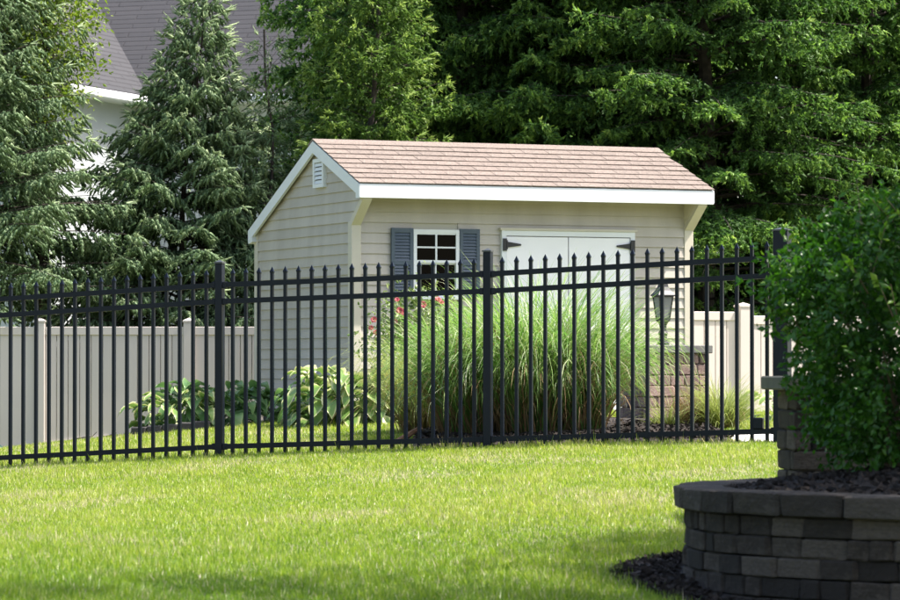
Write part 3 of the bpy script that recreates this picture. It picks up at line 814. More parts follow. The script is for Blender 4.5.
# ------------------------------------------------------------------ conifers
def shoots_mesh(name, P, Dv, Ln, Wd, v, m, rg, needles=7, nlen=.03, nside=.13):
    """each shoot: a slim three-sided twig tip with needles standing off it"""
    n = len(P); Dv = unit(Dv)
    a = unit(np.cross(Dv, unit(rg.normal(size=(n, 3))))); b = np.cross(Dv, a)
    W = Wd[:, None]; q0 = P + Dv * Ln[:, None] * .12; tip = P + Dv * Ln[:, None] * .97
    r0 = q0 + a * W; r1 = q0 + (-.5 * a + .866 * b) * W; r2 = q0 + (-.5 * a - .866 * b) * W
    Vs = np.stack([r0, r1, r2, tip], 1)
    bi = np.arange(n)[:, None] * 4
    Fs = np.concatenate([bi + [0, 1, 3], bi + [1, 2, 3], bi + [2, 0, 3]])
    vs = np.tile(v, 3)
    t = rg.uniform(.02, .92, (n, needles)); ph = rg.uniform(0, 2 * math.pi, (n, needles))
    ax = P[:, None] + Dv[:, None] * (Ln[:, None] * t)[..., None]
    rad = a[:, None] * np.cos(ph)[..., None] + b[:, None] * np.sin(ph)[..., None]
    nl = (nlen * rg.uniform(.75, 1.3, (n, needles)) * (1.1 - .45 * t))[..., None]
    tipn = ax + rad * nl * .8 + Dv[:, None] * nl * .85
    side = np.cross(Dv[:, None], rad) * (nl * nside)
    Vn = np.stack([ax - side, ax + side, tipn], 2).reshape(-1, 3)
    k = n * 4
    Fn = k + np.arange(n * needles * 3).reshape(-1, 3)
    vn = np.clip(np.repeat(v, needles) + rg.normal(size=n * needles) * .07 + .06, 0, 1)
    return np_mesh(name, np.concatenate([Vs.reshape(-1, 3), Vn]), np.concatenate([Fs, Fn]), m, np.concatenate([vs, vn]))

def conifer(seed, H, Rb, m, z0=0.25, gap=0.30, nb=7, prof=0.8, rise=0.25, droop=0.55, hang=0.6, sl=0.15, sw=0.024, dens=1.0, twig=0.38, vmean=0.4, leader=0.5, zdense=1e9, needles=7, up=0.15, nlen=.03, nside=.13, jit=.24):
    """returns (trunk mesh, crown mesh); base at the origin"""
    rg = np.random.default_rng(seed)
    tr = MB()
    n = 9
    tr.tube([(0.05 * math.sin(i * 1.3 + seed), 0.05 * math.cos(i * 1.7), H * i / (n - 1)) for i in range(n)], [max(.012, (0.011 * H) * (1 - i / (n - 1)) ** .9) for i in range(n)], 8)
    P = []; Dd = []; LL = []; WW_ = []; VV = []
    z = z0; wi = 0
    while z < H - 0.10:
        fr_ = z / H
        cnt = nb if fr_ < .8 else max(4, nb - 2)
        base_phi = rg.uniform(0, 6.28)
        dn = dens * (1.0 if z < zdense else 0.35)
        for k in range(cnt):
            phi = base_phi + 2 * math.pi * k / cnt + rg.normal() * .2
            Lb = Rb * (max(0, 1 - fr_)) ** prof * rg.uniform(.72, 1.14) + .12
            zb = z + rg.uniform(-.1, .1)
            a = rise + up * fr_ * 3 + rg.normal() * .08; c = droop * (1.15 - .75 * fr_) + rg.normal() * .05
            dh = np.array([math.cos(phi), math.sin(phi), 0]); sd = np.array([-math.sin(phi), math.cos(phi), 0])
            def curve(s):
                s = np.asarray(s)[..., None]
                return dh * (Lb * s) + np.array([0, 0, 1]) * (zb + Lb * (a * s - c * s ** 2 + .32 * c * s ** 3)) + sd * (Lb * .12 * math.sin(phi * 3) * s ** 2)
            tr.tube([tuple(p_) for p_ in curve(np.linspace(0, .93, 5))], [max(.003, .007 * Lb * (1 - .85 * i / 4)) for i in range(5)], 4)
            # twig origins
            nt_ = max(5, int(Lb / .052 * dn))
            s = rg.uniform(.14, 1.0, nt_) ** .85
            o_ = curve(s); sgn = rg.choice([-1, 1], nt_)
            tl = (twig * Lb * (1 - s) ** .6 * rg.uniform(.5, 1.1, nt_) + .07)
            ta = rg.uniform(.6, 1.1, nt_)
            td = dh[None] * np.cos(ta)[:, None] + sd[None] * (np.sin(ta) * sgn)[:, None]
            td[:, 2] -= hang * rg.uniform(.15, .6, nt_)
            td = unit(td)
            for j in range(nt_):
                m_ = max(1, int(tl[j] / .055))
                u = (np.arange(m_) + rg.uniform(.3, .9)) / m_
                pp = o_[j] + td[j] * (tl[j] * u)[:, None]
                pp[:, 2] -= hang * .25 * tl[j] * u ** 2
                dd = td[j][None] * .7 + rg.normal(size=(m_, 3)) * jit
                dd[:, 2] -= hang * rg.uniform(.2, 1.1, m_)
                P.append(pp); Dd.append(dd)
                l_ = sl * rg.uniform(.65, 1.25, m_); LL.append(l_); WW_.append(sw * rg.uniform(.8, 1.25, m_))
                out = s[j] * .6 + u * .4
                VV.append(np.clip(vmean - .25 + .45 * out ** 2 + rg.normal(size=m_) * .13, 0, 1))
            # end shoots
            m_ = 3
            pp = np.repeat(curve(np.array([.97])), m_, 0); dd = np.repeat((curve(np.array([1.0])) - curve(np.array([.9]))), m_, 0); dd = unit(dd) + rg.normal(size=(m_, 3)) * .3
            P.append(pp); Dd.append(dd); LL.append(sl * rg.uniform(.8, 1.4, m_)); WW_.append(np.full(m_, sw * .9)); VV.append(np.clip(vmean + .3 + rg.normal(size=m_) * .1, 0, 1))
        z += gap * (1 - .45 * fr_) * rg.uniform(.8, 1.2) * (1.0 if z < zdense else 1.5)
        wi += 1
    # leader
    m_ = 14; zz = np.linspace(H - leader, H + .05, m_)
    P.append(np.stack([np.zeros(m_), np.zeros(m_), zz], 1)); Dd.append(np.stack([rg.normal(size=m_) * .5, rg.normal(size=m_) * .5, np.full(m_, .9)], 1)); LL.append(np.full(m_, sl * .8)); WW_.append(np.full(m_, sw * .6)); VV.append(np.full(m_, .6))
    P = np.concatenate(P); Dd = np.concatenate(Dd); LL = np.concatenate(LL); WW_ = np.concatenate(WW_); VV = np.concatenate(VV)
    crown = shoots_mesh('crown', P, Dd, LL, WW_, VV, m, rg, needles, nlen, nside)
    return tr.mesh('trunk', 'bark', recalc=False), crown, len(crown.polygons)

def place_tree(name, label, meshes, x, y, rz=0, s=1.0, sz=None, group=None, sink=0.1):
    t = thing(name, label, 'tree', (x, y, g(x, y) - sink), rz, group)
    t.scale = (s, s, sz or s)
    obj('trunk', meshes[0], t); obj('crown', meshes[1], t)
    return t

tri_log = {}
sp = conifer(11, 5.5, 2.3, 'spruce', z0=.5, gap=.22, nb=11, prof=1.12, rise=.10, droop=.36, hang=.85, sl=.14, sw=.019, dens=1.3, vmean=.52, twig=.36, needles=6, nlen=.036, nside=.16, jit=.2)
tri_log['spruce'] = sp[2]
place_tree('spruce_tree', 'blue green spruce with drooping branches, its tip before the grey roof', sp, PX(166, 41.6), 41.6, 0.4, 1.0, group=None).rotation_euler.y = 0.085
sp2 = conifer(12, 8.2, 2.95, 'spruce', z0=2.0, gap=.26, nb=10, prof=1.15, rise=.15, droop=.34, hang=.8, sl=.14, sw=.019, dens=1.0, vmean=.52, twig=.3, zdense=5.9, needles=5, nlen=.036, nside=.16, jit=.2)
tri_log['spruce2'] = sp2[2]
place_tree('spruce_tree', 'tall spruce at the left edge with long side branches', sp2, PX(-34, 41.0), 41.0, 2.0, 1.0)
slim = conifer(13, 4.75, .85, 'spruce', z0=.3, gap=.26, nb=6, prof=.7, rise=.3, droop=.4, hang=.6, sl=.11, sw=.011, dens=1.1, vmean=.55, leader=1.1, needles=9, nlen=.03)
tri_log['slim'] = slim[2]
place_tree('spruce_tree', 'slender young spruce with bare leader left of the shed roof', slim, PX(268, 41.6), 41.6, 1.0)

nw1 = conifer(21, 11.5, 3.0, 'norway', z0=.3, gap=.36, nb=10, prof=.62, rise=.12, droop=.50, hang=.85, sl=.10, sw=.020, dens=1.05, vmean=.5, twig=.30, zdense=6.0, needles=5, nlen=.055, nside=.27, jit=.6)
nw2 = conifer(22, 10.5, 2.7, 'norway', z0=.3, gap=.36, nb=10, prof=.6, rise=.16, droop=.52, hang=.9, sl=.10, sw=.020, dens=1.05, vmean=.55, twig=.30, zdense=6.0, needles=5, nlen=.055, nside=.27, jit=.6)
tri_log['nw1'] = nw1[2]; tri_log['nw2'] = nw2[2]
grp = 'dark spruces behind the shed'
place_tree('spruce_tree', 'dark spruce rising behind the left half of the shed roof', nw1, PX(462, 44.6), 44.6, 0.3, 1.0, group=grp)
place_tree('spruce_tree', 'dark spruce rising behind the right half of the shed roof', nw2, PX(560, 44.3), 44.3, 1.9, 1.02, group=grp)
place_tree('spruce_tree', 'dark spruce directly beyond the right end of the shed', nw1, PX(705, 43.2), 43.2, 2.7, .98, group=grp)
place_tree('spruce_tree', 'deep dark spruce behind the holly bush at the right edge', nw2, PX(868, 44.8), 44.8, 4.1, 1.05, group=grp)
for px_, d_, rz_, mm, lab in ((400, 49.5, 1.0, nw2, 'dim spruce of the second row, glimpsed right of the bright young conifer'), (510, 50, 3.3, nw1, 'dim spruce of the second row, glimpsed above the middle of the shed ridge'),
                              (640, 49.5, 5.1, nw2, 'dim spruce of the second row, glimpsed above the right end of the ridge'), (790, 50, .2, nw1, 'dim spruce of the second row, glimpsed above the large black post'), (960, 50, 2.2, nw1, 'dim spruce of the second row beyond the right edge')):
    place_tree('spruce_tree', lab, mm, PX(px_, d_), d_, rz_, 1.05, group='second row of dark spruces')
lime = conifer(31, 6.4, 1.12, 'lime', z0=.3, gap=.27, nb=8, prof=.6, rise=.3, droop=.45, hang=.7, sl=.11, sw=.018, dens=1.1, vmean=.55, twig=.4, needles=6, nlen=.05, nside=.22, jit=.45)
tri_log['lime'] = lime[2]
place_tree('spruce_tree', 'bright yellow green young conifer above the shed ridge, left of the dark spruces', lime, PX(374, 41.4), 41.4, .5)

# ------------------------------------------------------------------ broadleaf crowns
def leaf_cards(P, N, size, rg, fold=.25, asp=.5):
    """pointed leaves as two folded triangles pairs (4 tris)"""
    n = len(P)
    d = unit(rg.normal(size=(n, 3)) + N * .9 - np.array([0, 0, .5])); s = unit(np.cross(d, unit(rg.normal(size=(n, 3)) * .5 + N))); nn = np.cross(s, d)
    l = size[:, None]; w = l * asp
    b = P; c = P + d * l * .5 - nn * l * fold * .4; t = P + d * l
    e1 = P + d * l * .42 + s * w * .5 + nn * l * .08; e2 = P + d * l * .42 - s * w * .5 + nn * l * .08
    V = np.stack([b, e1, c, e2, t], 1); i = np.arange(n)[:, None] * 5
    F = np.concatenate([i + [0, 1, 2], i + [0, 2, 3], i + [2, 1, 4], i + [2, 4, 3]])
    return V.reshape(-1, 3), F

def leafy_crown(seed, centers, n, size, m, spread=.35, trunk_from=(0, 0, 0), v_lo=0.0, v_hi=1.0, tw=.06):
    rg = np.random.default_rng(seed)
    cs = np.array([c[:3] for c in centers]); rs = np.array([c[3] for c in centers])
    # leaf clumps hang on twig ends spread through each lobe
    nc = max(1, n // 28)
    w = rs ** 3 / (rs ** 3).sum(); which = rg.choice(len(cs), nc, p=w)
    dr = unit(rg.normal(size=(nc, 3))); rad = rg.uniform(.25, 1, nc) ** .45
    cl = cs[which] + dr * (rs[which] * rad)[:, None]
    idx = rg.integers(0, nc, n)
    off = rg.normal(size=(n, 3)) * spread * .35
    P = cl[idx] + off; N = unit(P - cs[which[idx]])
    sz = size * rg.uniform(.6, 1.3, n)
    V, F = leaf_cards(P, N, sz, rg)
    v = np.clip(rg.normal(size=n) * .18 + .45 + .2 * (rg.uniform(size=nc)[idx] - .5), v_lo, v_hi)
    crown = np_mesh('crown', V, F, m, np.tile(v, 4))
    tr = MB(); t0 = Vector(trunk_from)
    for c, r_ in zip(cs, rs):
        c = Vector(c); mid = t0.lerp(c, .5) + Vector((rg.normal() * .1, rg.normal() * .1, .15)) * r_
        tr.tube([t0, t0 + Vector((0, 0, (c.z - t0.z) * .35)), mid, c], [tw, tw * .8, tw * .5, tw * .2], 6)
        for q in range(6):
            e = c + Vector(unit(rg.normal(size=3))) * r_ * .8
            tr.tube([mid.lerp(c, .6), c.lerp(e, .5), e], [tw * .3, tw * .18, tw * .06], 4)
    return tr.mesh('trunk', 'bark', recalc=False), crown

bx, by = PX(44, 41.6), 41.6
ct = [(rx, ry, rz_, rr_) for rx, ry, rz_, rr_ in ((-.1, .1, 3.9, .5), (0, -.1, 4.5, .55), (.0, 0, 5.1, .6), (.05, 0, 5.8, .6), (.0, 0, 6.5, .6), (-.5, 0, 4.8, .6), (-.5, 0, 5.6, .6), (-.6, 0, 6.4, .6))]
lm = leafy_crown(41, ct, 15000, .068, 'leafy', .36)
place_tree('broadleaf_tree', 'sunlit yellow green leafy tree beside the grey roof, behind the left spruce', lm, bx, by)

# trees outside the frame on the right that shade the planter and the near lawn
big = [(0, 0, 6.2, 1.9), (-1.2, .4, 5.6, 1.5), (.9, -.8, 5.6, 1.6), (-.3, -1.3, 6.4, 1.5), (.6, 1.0, 6.6, 1.5), (0, 0, 7.6, 1.6), (-1.0, -1.0, 5.0, 1.2), (-.9, 1.2, 5.0, 1.1)]
sm = leafy_crown(51, big, 18000, .15, 'shade_leaf', .55, tw=.16)
place_tree('shade_tree', 'broad maple standing right of the frame beside the round planter', sm, 6.7, 18.5, 0, .92)
sm2 = leafy_crown(52, big, 8500, .13, 'shade_leaf', .5, tw=.12)
place_tree('shade_tree', 'broad maple standing right of the frame in the foreground', sm2, 3.95, 15.75, 2.2, 1.0)

# ------------------------------------------------------------------ holly bush in the planter
def bush():
    rg = np.random.default_rng(61)
    bc = Vector((PX(903, 17.9), 17.9, 1.10))
    t = thing('holly_bush', 'dense glossy green bush growing in the round planter', 'bush', bc)
    # profile of the crown radius by height (egg, widest above the middle)
    zs = np.array([0.05, .2, .4, .6, .8, 1.0, 1.15, 1.28, 1.36]); rs = np.array([.40, .45, .50, .56, .61, .62, .47, .30, .13])
    nc = 900
    zc = rg.uniform(.05, 1.36, nc * 3); keep = rg.uniform(0, .67, nc * 3) < np.interp(zc, zs, rs); zc = zc[keep][:nc]; nc = len(zc)
    tc_ = rg.uniform(0, 2 * math.pi, nc)
    lump = 1 + .12 * np.sin(3 * tc_ + 4 * zc) + .10 * np.sin(7 * tc_ - 9 * zc) + rg.normal(size=nc) * .05
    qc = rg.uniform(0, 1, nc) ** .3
    rc = np.interp(zc, zs, rs) * lump * qc
    Cc = np.stack([rc * np.cos(tc_), rc * np.sin(tc_), zc], 1)
    Nc = unit(np.stack([np.cos(tc_), np.sin(tc_), (zc - .45) * 1.3], 1) + rg.normal(size=(nc, 3)) * .3)
    n = 22000
    idx = rg.integers(0, nc, n)
    P = Cc[idx] + Nc[idx] * rg.uniform(-.09, .07, (n, 1)) + rg.normal(size=(n, 3)) * .028
    N = unit(Nc[idx] + rg.normal(size=(n, 3)) * .3)
    V, F = leaf_cards(P, N, .045 * rg.uniform(.6, 1.25, n), rg, asp=.55)
    q = qc[idx]
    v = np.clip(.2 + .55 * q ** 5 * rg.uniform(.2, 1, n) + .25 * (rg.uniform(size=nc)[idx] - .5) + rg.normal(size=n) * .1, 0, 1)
    # a few long sprigs above the outline
    VS = [V]; FS = [F]; vv = [np.tile(v, 4)]; off = len(V)
    st = MB()
    for k in range(46):
        th0 = rg.uniform(0, 6.28); z0 = rg.uniform(.55, 1.3); r0 = np.interp(z0, zs, rs) * .95
        a = np.array([r0 * math.cos(th0), r0 * math.sin(th0), z0]); d = unit(np.array([math.cos(th0) * .6, math.sin(th0) * .6, .9]) + rg.normal(size=3) * .3)
        ln = rg.uniform(.08, .20)
        st.tube([tuple(a - d * .1), tuple(a + d * ln)], [.004, .0015], 3)
        m_ = 9; u = rg.uniform(0, 1, m_)
        V2, F2 = leaf_cards(a + d * (ln * u)[:, None], np.repeat(d[None], m_, 0), .055 * rg.uniform(.7, 1.3, m_), rg)
        VS.append(V2); FS.append(F2 + off); off += len(V2); vv.append(np.tile(np.clip(.8 + rg.normal(size=m_) * .15, 0, 1), 4))
    for k in range(3):   # broad pale leaves of a long shoot at the top right
        a = np.array([-.02 + .05 * k, -.3, 1.33 + .035 * k]); d = np.array([-.5 + .3 * k, 0, .9])
        V2, F2 = leaf_cards(a[None], unit(d)[None], np.array([.13]), rg); VS.append(V2); FS.append(F2 + off); off += len(V2); vv.append(np.ones(4))
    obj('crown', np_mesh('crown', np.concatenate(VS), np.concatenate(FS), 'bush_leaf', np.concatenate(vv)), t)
    for k in range(16):
        th0 = rg.uniform(0, 6.28); e = rg.uniform(.3, 1.2); r0 = np.interp(e, zs, rs) * .75
        st.tube([(.05 * math.cos(th0), .05 * math.sin(th0), -.06), (.12 * math.cos(th0), .12 * math.sin(th0), e * .4), (r0 * math.cos(th0), r0 * math.sin(th0), e)], [.016, .011, .003], 5)
    obj('stem', st.mesh('stem', 'stem', recalc=False), t)
bush()

# ------------------------------------------------------------------ ribbons: ornamental grasses
def ribbons(n, seed, spread, Lr, lean, bend, width, base_v=(0, 1), k=9, straw=False):
    rg = np.random.default_rng(seed)
    r0 = np.sqrt(rg.uniform(0, 1, n)) * spread; ph0 = rg.uniform(0, 6.28, n)
    x0 = r0 * np.cos(ph0); y0 = r0 * np.sin(ph0)
    ph = ph0 + rg.normal(size=n) * .7
    Ls = rg.uniform(*Lr, n); th0 = np.abs(rg.normal(size=n)) * lean + .35 * lean * r0 / spread; bd = rg.uniform(*bend, n)
    P = np.zeros((n, k, 3)); P[:, 0, 0] = x0; P[:, 0, 1] = y0
    s = np.linspace(0, 1, k)
    tw = rg.normal(size=n) * .35
    for i in range(1, k):
        th = th0 + bd * s[i] ** 2.2; th = np.minimum(th, 2.9); phi = ph + tw * s[i]
        st = Ls / (k - 1)
        P[:, i, 0] = P[:, i - 1, 0] + np.sin(th) * np.cos(phi) * st
        P[:, i, 1] = P[:, i - 1, 1] + np.sin(th) * np.sin(phi) * st
        P[:, i, 2] = P[:, i - 1, 2] + np.cos(th) * st
    roll = rg.uniform(0, 6.28, n)
    sd = np.stack([-np.sin(ph + roll * .25), np.cos(ph + roll * .25), np.zeros(n)], 1)
    w = width * rg.uniform(.6, 1.2, n)[:, None] * np.clip((1 - s[None]) ** .55, .06, 1) * np.clip(.5 + s[None] * 2, 0, 1)
    A = P + sd[:, None] * w[..., None] * .5; B = P - sd[:, None] * w[..., None] * .5
    V = np.stack([A, B], 2).reshape(n, -1, 3)
    b = np.arange(n)[:, None] * (2 * k); F = []
    for i in range(k - 1):
        q = 2 * i; F += [b + [q, q + 1, q + 3], b + [q, q + 3, q + 2]]
    F = np.concatenate(F)
    tone = rg.normal(size=n) * .17
    vv = []
    for i in range(k - 1):
        val = np.clip(base_v[0] + (base_v[1] - base_v[0]) * min(1, (i + .5) / (k - 1) * 1.8) + tone, 0, 1)
        vv += [val, val]
    v = np.concatenate(vv)
    return V.reshape(-1, 3), F, v

def grass_clump(name, label, cat, x, y, n, spread, Lr, lean, bend, width, mats, seed, dry=0):
    t = thing(name, label, cat, (x, y, g(x, y) - .01))
    V, F, v = ribbons(n, seed, spread, Lr, lean, bend, width, (.12, .75))
    obj('blades', np_mesh('blades', V, F, mats[0], v), t)['kind'] = 'stuff'
    if dry:
        V, F, v = ribbons(dry, seed + 1, spread * 1.15, (Lr[0] * .35, Lr[1] * .8), lean * 1.5, (.5, 2.6), width * .8, (0, 1))
        obj('dry_blades', np_mesh('dry_blades', V, F, 'straw', v), t)['kind'] = 'stuff'
    return t
grass_clump('ornamental_grass', 'tall arching silver grass clump in the middle, before the double doors', 'grass', PX(535, 29.9), 29.9, 2600, .28, (.8, 1.72), .15, (.6, 2.6), .016, ('reed',), 71, 600)
grass_clump('ornamental_grass', 'tall arching silver grass clump next to the stone pillar', 'grass', PX(580, 29.9), 29.9, 1500, .18, (.75, 1.6), .15, (.7, 2.7), .016, ('reed',), 73, 400)
grass_clump('ornamental_grass', 'tall arching silver grass clump under the shed window', 'grass', PX(474, 30.1), 30.1, 1800, .26, (.7, 1.5), .16, (.8, 2.8), .016, ('reed',), 75, 500)
grass_clump('ornamental_grass', 'airy fine leaved grass clump beside the red roses', 'grass', PX(424, 31.2), 31.2, 900, .20, (.6, 1.3), .2, (1.0, 2.8), .011, ('fountain',), 77, 200)
grass_clump('fountain_grass', 'small yellow green grass tuft at the foot of the stone pillar', 'grass', PX(722, 30.6), 30.6, 900, .10, (.35, .62), .45, (.6, 2.0), .008, ('fountain',), 79, 60)
grass_clump('dry_grass', 'small brown dried grass tuft against the stone pillar', 'grass', PX(693, 30.7), 30.7, 500, .09, (.25, .48), .40, (.5, 1.8), .008, ('straw',), 81, 0)
grass_clump('fountain_grass', 'thin green grass tuft at the lit corner between silver grass and pillar', 'grass', PX(668, 30.6), 30.6, 220, .08, (.2, .42), .5, (.6, 2.0), .008, ('fountain',), 83, 0)

# ------------------------------------------------------------------ hostas: every leaf a piece
def hosta_leaf(len_, wid, pet, th0, drop, m, seed):
    """petiole rising from the crown, then an ovate blade that arches over; leaf runs along +x"""
    rr_ = random.Random(seed)
    k = 7; V = []; A = []; F = []
    px_, pz = 0.0, 0.0; th = th0
    for i in range(4):
        V += [(px_, -.006, pz), (px_, .006, pz)]; A += [0.2, 0.2]
        px_ += math.cos(th) * pet / 3; pz += math.sin(th) * pet / 3; th -= .12
    for i in range(3): q = 2 * i; F += [(q, q + 1, q + 3), (q, q + 3, q + 2)]
    off = len(V); cols = 5
    for i in range(k + 1):
        s = i / k
        w = wid * (math.sin(math.pi * min(1, s ** .72)) ** .8 if 0 < s < 1 else .02) * (1 - .15 * s)
        wav = .012 * math.sin(s * 9 + seed)
        for c in range(cols):
            u = (c / (cols - 1) - .5) * 2
            V.append((px_ - abs(u) * w * .12, u * w * .5, pz + abs(u) ** 1.4 * w * .22 + wav * u))
            A.append(min(1, max(abs(u) ** 1.5, .8 * s ** 6)))
        th -= drop / k * (.5 + s); px_ += math.cos(th) * len_ / k; pz += math.sin(th) * len_ / k
    for i in range(k):
        for c in range(cols - 1):
            a_ = off + i * cols + c; F += [(a_, a_ + 1, a_ + cols + 1), (a_, a_ + cols + 1, a_ + cols)]
    return np_mesh('leaf', np.array(V), np.array(F), m, smooth=True, vattr=np.array(A))
def hosta(label, x, y, m, n, s, seed, group=None):
    t = thing('hosta', label, 'hosta', (x, y, g(x, y)), group=group)
    rr_ = random.Random(seed)
    kinds = [(hosta_leaf(.20, .14, .27, 1.25, 1.3, m, 1), 0), (hosta_leaf(.22, .15, .30, 1.05, 1.6, m, 2), 1), (hosta_leaf(.23, .155, .28, .75, 1.6, m, 3), 2), (hosta_leaf(.22, .14, .24, .40, 1.2, m, 4), 3)]
    for k in range(n):
        q = k / n
        me = kinds[min(3, int(q * 4))][0]
        ph = k * 2.39996 + rr_.uniform(-.25, .25); sc = s * rr_.uniform(.8, 1.15) * (.8 + .3 * q)
        r0 = .12 * s * rr_.uniform(.2, 1)
        obj('leaf', me, t, (r0 * math.cos(ph), r0 * math.sin(ph), rr_.uniform(0, .04)), (rr_.uniform(-.2, .2), rr_.uniform(-.15, .2), ph), (sc, sc, sc))
    return t
hosta('pale sunlit hosta at the left end of the row, before the vinyl fence', PX(178, 35.4), 35.4, 'hosta_var', 80, .98, 1)
hosta('bushy hosta partly hidden by the left black post', PX(208, 35.7), 35.7, 'hosta_green', 90, 1.2, 2)
hosta('dark hosta in the shade of the shed gable wall', PX(240, 36.0), 36.0, 'hosta_green', 80, 1.0, 3)
hosta('white edged hosta at the front corner of the shed', PX(352, 33.6), 33.6, 'hosta_var', 110, 1.3, 4)
hosta('dark leaved hosta on the gable side of the white edged one', PX(326, 34.0), 34.0, 'hosta_green', 70, .95, 5)
hosta('white edged hosta between shed corner and roses', PX(388, 33.4), 33.4, 'hosta_var', 80, 1.2, 6)
hosta('small hosta beside the pillar behind the planter', PX(783, 32.6), 32.6, 'hosta_var', 34, .8, 7)

# ------------------------------------------------------------------ rose bush
def rose():
    rg = np.random.default_rng(91)
    x, y = PX(405, 33.6), 33.7
    t = thing('rose_bush', 'rose bush with red blossoms below the shed window', 'rose bush', (x, y, g(x, y)))
    cs = [(0, 0, .55, .30), (-.15, 0, .85, .26), (.2, .05, .9, .28), (.02, 0, 1.05, .22), (.38, 0, .95, .2)]
    tr, cr = leafy_crown(92, cs, 2600, .055, 'rose_leaf', .3, tw=.015)
    tr.materials.clear(); tr.materials.append(M['stem'])
    obj('stem', tr, t); obj('crown', cr, t)
    pm = []
    for j, (rad, up_) in enumerate(((.030, .9), (.042, .55), (.05, .25))):
        for q in range(5):
            a = 2 * math.pi * q / 5 + j * .6
            d = np.array([math.cos(a), math.sin(a), 0]); sd = np.array([-math.sin(a), math.cos(a), 0]); z_ = np.array([0, 0, 1.0])
            b0 = d * .004
            m0 = b0 + d * rad * .55 + z_ * rad * up_; tip = b0 + d * rad + z_ * rad * up_ * 1.1
            pm.append([b0, m0 - sd * rad * .5, m0 + sd * rad * .5, tip - sd * rad * .3, tip + sd * rad * .3])
    V = np.array(pm).reshape(-1, 3); bi = np.arange(len(pm))[:, None] * 5
    F = np.concatenate([bi + [0, 1, 2], bi + [1, 3, 4], bi + [1, 4, 2]])
    me = np_mesh('blossom', V, F, 'petal', np.random.default_rng(3).uniform(size=len(F)))
    for (px_, py_, s_) in ((400, 311, 1.25), (403, 313, 1.0), (423, 305, 1.15), (438, 300, 1.1), (441, 303, .9), (374, 320, 1.0), (376, 333, 1.0), (371, 328, .8), (395, 322, .8), (397, 300, .8)):
        X = PX(px_, 33.4); Z = 1.6 + (370 - py_) / 3570 * 33.4
        obj('blossom', me, t, (X - x, 33.4 - y + rg.uniform(-.03, .03), Z - g(x, y)), (1.0 + rg.uniform(-.5, .3), rg.uniform(-.5, .5), 0), (s_ * .58, s_ * .58, s_ * .58))
rose()

# ------------------------------------------------------------------ little things on the ground
def stick(name, label, cat, pts, rad, m, n=7):
    return tag(obj(name, MB().tube(pts, rad, n).mesh(name, m, recalc=False)), label, cat)
bx_, by_ = PX(400, 29.6), 29.6
zb_ = g(bx_, by_)
stick('broken_branch', 'short red brown broken branch leaning on the bed edge by the fence', 'branch', [(bx_ - .03, by_, zb_ + .01), (bx_ + .05, by_ + .1, zb_ + .06), (bx_ + .11, by_ + .2, zb_ + .10), (bx_ + .17, by_ + .3, zb_ + .14)], [.03, .027, .022, .012], 'wood')
for (px_, lab) in ((86, 'thin bent twig on the grass before the left vinyl fence'), (110, 'short thin twig right of the bent twig by the vinyl fence')):
    x, y = PX(px_, 38.6), 38.6; z_ = g(x, y) + .03; k = 1 if px_ == 86 else .6
    stick('fallen_twig', lab, 'twig', [(x - .12 * k, y, z_ + .02), (x - .02, y - .02, z_ + .04 * k), (x + .07 * k, y, z_ + .05), (x + .12 * k, y, z_ + .10 * k)], [.009, .007, .005, .003], 'bark', 5)
x, y = PX(-3, 38.4), 38.4
wedge = MB().prism([(-.28, 0), (.16, 0), (-.02, .14), (-.16, .19), (-.28, .19)], 'y', -.12, .12).mesh('splash_block', 'green_plastic', bevel=.012)
tag(obj('splash_block', wedge, None, (x, y, g(x, y) - .02)), 'dark green plastic wedge at the foot of the left vinyl fence', 'wedge')
ed = thing('garden_edging', 'low dark stone edging under the left hosta', 'edging', (PX(172, 34.9), 34.9, 0), R(-6))
ebm = rough_blocks(4, .08, .02, 'dark_stone')
for k in range(5):
    xx = -.32 + k * .155; wx, wy = ed.location.x + xx, ed.location.y
    obj('stone', ebm[k % 4], ed, (xx, 0, g(wx, wy) + .03), (0, 0, random.uniform(-.05, .05)), (.148, .11, .12))

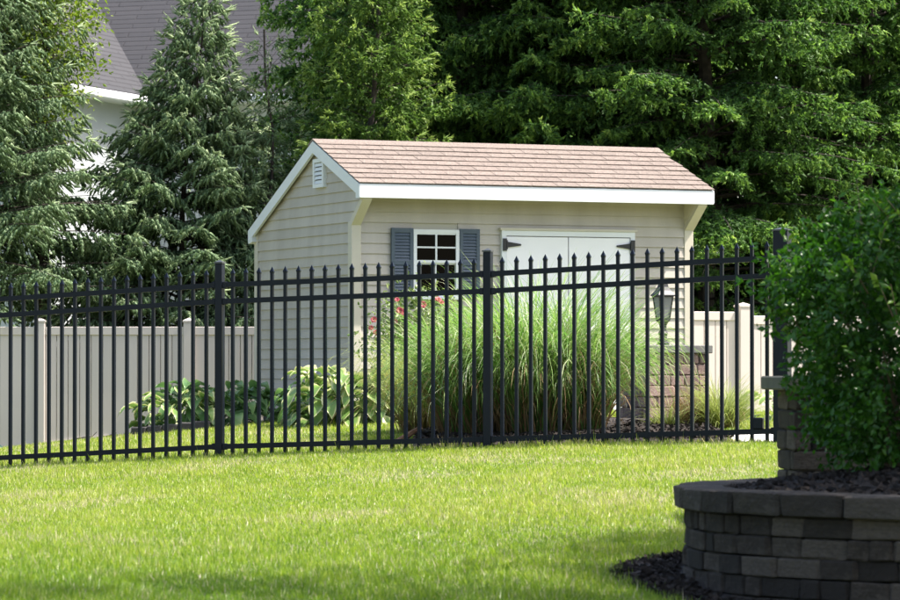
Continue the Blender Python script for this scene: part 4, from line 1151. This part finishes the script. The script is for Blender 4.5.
# ------------------------------------------------------------------ lawn grass blades
def lawn():
    rg = np.random.default_rng(101)
    Ps = []
    for d0_, d1_, dens in ((13.8, 17, 7000), (17, 20, 6000), (20, 24, 4700), (24, 29.5, 3700), (29.5, 33, 2400), (33, 39.3, 1500)):
        hw_ = .139 * d1_ + .5; A = 2 * hw_ * (d1_ - d0_); n = int(A * dens)
        x = rg.uniform(-hw_, hw_, n); y = rg.uniform(d0_, d1_, n)
        keep = np.abs(x) < .139 * y + .5
        Ps.append(np.stack([x[keep], y[keep]], 1))
    P = np.concatenate(Ps); x, y = P.T
    th = np.arctan2(y - PLC.y, x - PLC.x); rad = np.hypot(x - PLC.x, y - PLC.y)
    ap = PR + 0.27 - 0.15 * np.maximum(0.0, -np.sin(th)) + 0.05 * np.sin(7 * th)
    ok = rad > ap + rg.normal(size=len(x)) * .03
    lx = (x - SH.x) * math.cos(YAW) + (y - SH.y) * math.sin(YAW); ly = -(x - SH.x) * math.sin(YAW) + (y - SH.y) * math.cos(YAW)
    ok &= ~((lx > -.02) & (lx < L + .02) & (ly > -.02))
    fy = fence_y(x)
    bed_hi = 33.2 - 2.2 * np.maximum(0, -x + .6) ** 2 * .6 + .2 * np.sin(3 * x)
    ok &= ~((x > -.30) & (x < 2.24) & (y > fy + .1) & (y < bed_hi))
    ok &= ~((x > 2.24) & (y > fy + .04) & (y < fy + 1.5))
    ok &= ~((np.abs(x - PB[0]) < .33) & (np.abs(y - PB[1]) < .33))
    P = P[ok]; x, y = P.T; n = len(P)
    # patchiness: taller, greener and thinner, strawier areas
    pt = np.sin(x * 1.7 + 1.3 * np.sin(y * .9)) * .5 + np.sin(y * 2.1 + 1.7 * np.sin(x * 1.1 + 2)) * .5
    pt2 = np.sin(x * 6.1 + 2 * np.sin(y * 4.3)) * np.sin(y * 5.2 + 1.5 * np.sin(x * 3.7))
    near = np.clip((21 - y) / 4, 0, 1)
    tall = rg.uniform(size=n) < .03
    h = (.032 + .008 * pt + .010 * pt2 + .012 * near) * rg.uniform(.5, 1.4, n) * np.where(tall, 1.7, 1.0)
    fringe = np.exp(-((y - fence_y(x)) / .07) ** 2); h *= 1 + 1.2 * fringe * rg.uniform(0, 1, n)
    ph = rg.uniform(0, 6.28, n); lean = rg.uniform(.1, .8, n)
    w = .0030 + .0013 * rg.uniform(0, 1, n) + .00010 * np.clip(y - 16, 0, 30)
    z = G(x, y) - .004
    b = np.stack([x, y, z], 1)
    ld = np.stack([np.cos(ph), np.sin(ph), np.zeros(n)], 1); sd = np.stack([-np.sin(ph + .6), np.cos(ph + .6), np.zeros(n)], 1)
    tip = b + ld * (h * np.sin(lean))[:, None]; tip[:, 2] += h * np.cos(lean)
    V = np.stack([b - sd * w[:, None], b + sd * w[:, None], tip], 1).reshape(-1, 3)
    F = np.arange(3 * n).reshape(-1, 3)
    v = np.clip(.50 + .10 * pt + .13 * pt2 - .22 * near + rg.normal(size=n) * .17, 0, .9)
    straw_p = np.clip(np.sin(x * 2.3 + 1.1 * np.sin(y * 1.9 + .7)) * np.sin(y * 1.45 + 1.6 * np.sin(x * .8)) - .25, 0, 1) * (1 - near)
    dead = rg.uniform(size=n) < .06 + .45 * straw_p
    v[dead] = rg.uniform(.9, 1, dead.sum())
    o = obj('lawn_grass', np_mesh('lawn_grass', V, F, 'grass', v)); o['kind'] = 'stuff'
    return n
tri_log['lawn'] = lawn()
print('TRIS', tri_log, sum(len(me.polygons) for me in bpy.data.meshes))
